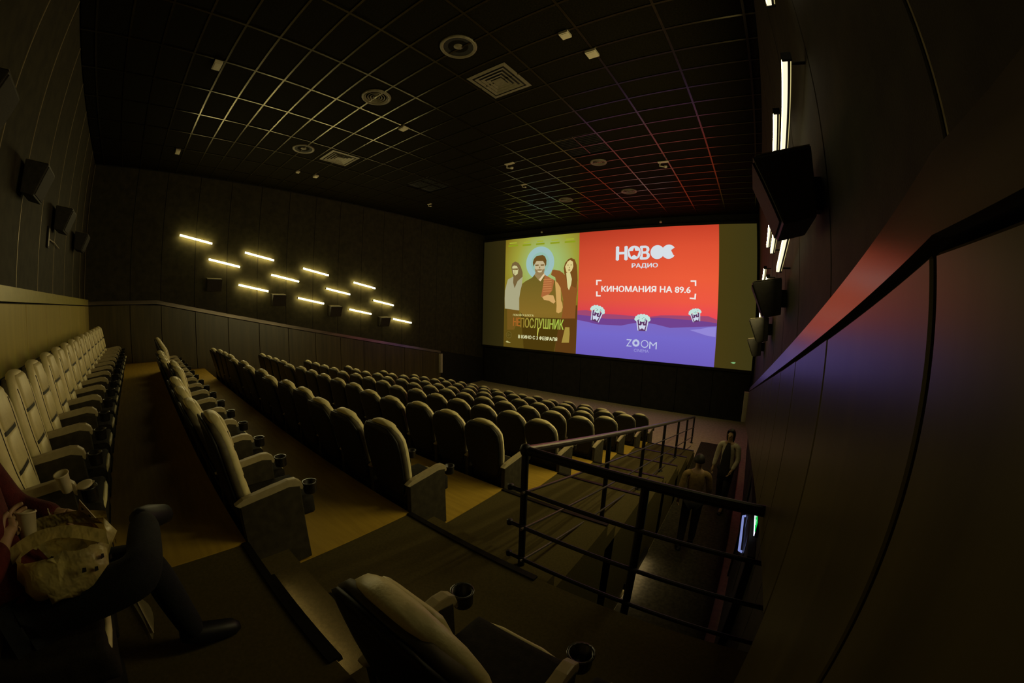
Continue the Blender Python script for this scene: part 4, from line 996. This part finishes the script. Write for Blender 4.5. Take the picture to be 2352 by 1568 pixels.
# carrier bag on the lap
bag = thing('carrier_bag', 'crumpled pale plastic carrier bag with dark print lying on the lap', 'bag', (-1.47, -.43, H-.785))
rb_ = random.Random(11)
bm = bmesh.new(); n = 28; rings = []
for i, (z, a, b, ox, oy) in enumerate(((-.085, .02, .02, 0, 0), (-.085, .10, .09, 0, 0), (-.065, .155, .15, 0, 0), (-.03, .175, .185, 0, .0), (.0, .175, .19, -.005, .01), (.03, .165, .185, -.01, .02), (.055, .155, .165, -.015, .02))):
    ring = []
    for k in range(n):
        an = 2*math.pi*k/n; f = 1+.09*math.sin(5*an+i*.9)+.06*math.sin(9*an-i*1.7)+.04*math.sin(13*an+i*2.3)+rb_.uniform(-.035, .035)
        ring.append(bm.verts.new((ox+a*f*math.cos(an), oy+b*f*math.sin(an), z+.012*math.sin(4*an+i)+(.03*abs(math.cos(an))**3 if i > 4 else 0))))
    rings.append(ring)
for a, b in zip(rings, rings[1:]):
    for k in range(n): bm.faces.new((a[k], a[(k+1) % n], b[(k+1) % n], b[k]))
bm.faces.new(rings[0][::-1])
bmesh.ops.solidify(bm, geom=bm.faces[:], thickness=.002)
so = obj('sack', bm, M['bag'], bag, smooth=True)
for s in (-1, 1):                                        # two handle loops lying back over the mouth
    bm = bmesh.new(); pts = []
    N = 14; prev = None
    for i in range(N+1):
        u = i/N; y = -.16+.36*u; z = .060+.045*math.sin(math.pi*u)*(1 if s > 0 else .5); x = s*.075-.03-.02*math.sin(math.pi*u)
        wdt = .030+.014*abs(math.cos(math.pi*u)); cur = (bm.verts.new((x+.010, y, z-wdt/2)), bm.verts.new((x-.010, y, z+wdt/2)))
        if prev: bm.faces.new((prev[0], prev[1], cur[1], cur[0]))
        prev = cur
    bmesh.ops.solidify(bm, geom=bm.faces[:], thickness=.002)
    obj('handle', bm, M['bag'], bag, smooth=True)
for i, (dg_, z) in enumerate(((28, .03), (40, .012), (52, .035), (63, .008), (76, .028), (90, .014))):
    an = math.radians(dg_)
    bm = bmesh.new(); vs = [bm.verts.new((.186*math.cos(an)+dx*-math.sin(an), .205*math.sin(an)+.012+dx*math.cos(an), z+dz)) for dx, dz in ((-.010, -.006), (.007, -.009), (.010, .004), (-.002, .009))]
    bm.faces.new(vs); bmesh.ops.solidify(bm, geom=bm.faces[:], thickness=.002); obj('print', bm, M['print'], bag)
t = thing('paper_wrapper', 'printed paper corner sticking out of the carrier bag', 'wrapper', (-1.60, -.32, H-.70)); t.rotation_euler = (.3, -.2, .9)
obj('sheet', PR([(-.06, -.03), (.05, -.035), (.035, .06)], 'y', -.0015, .0015), M['paper'], t)
for dx, dz in ((.015, .02), (.0, -.01), (.025, -.015)): obj('print', PR([(dx-.008, dz-.006), (dx+.008, dz-.004), (dx+.004, dz+.008)], 'y', -.003, .003), M['print'], t)
t = thing('drinking_straw', 'thin pale straw standing up from the carrier bag', 'straw', (-1.63, -.45, H-.76)); t.rotation_euler = (.05, .12, 0)
obj('tube', TB([(0, 0, 0), (0, 0, .085)], .0028, 8), M['paper'], t); obj('bend', TB([(0, 0, .083), (.006, .004, .095)], .003, 8), M['paper'], t)
# folded pale paper lying by the jeans
t = thing('folded_paper', 'pale curved paper slip on the floor beside the dark jeans, bottom left', 'paper', (-1.97, -.31, zrow(-1)+.002)); t.rotation_euler = (0, 0, math.radians(10)); t.scale = (1.4, 1.4, 1.0)
bm = bmesh.new(); prev = None
for i in range(11):
    u = i/10; x = -.16+.29*u; wd = .030*math.sin(math.pi*min(1, u*.92+.08))+.002; y = .03*math.sin(math.pi*u); cur = (bm.verts.new((x, y-wd, .01*math.sin(math.pi*u))), bm.verts.new((x, y+wd*.6, .018*math.sin(math.pi*u))))
    if prev: bm.faces.new((prev[0], prev[1], cur[1], cur[0]))
    prev = cur
bmesh.ops.solidify(bm, geom=bm.faces[:], thickness=.002)
obj('sheet', bm, M['paper'], t)
obj('fold', BX(-.15, .11, .012, .016, .008, .018), M['paper'], t)
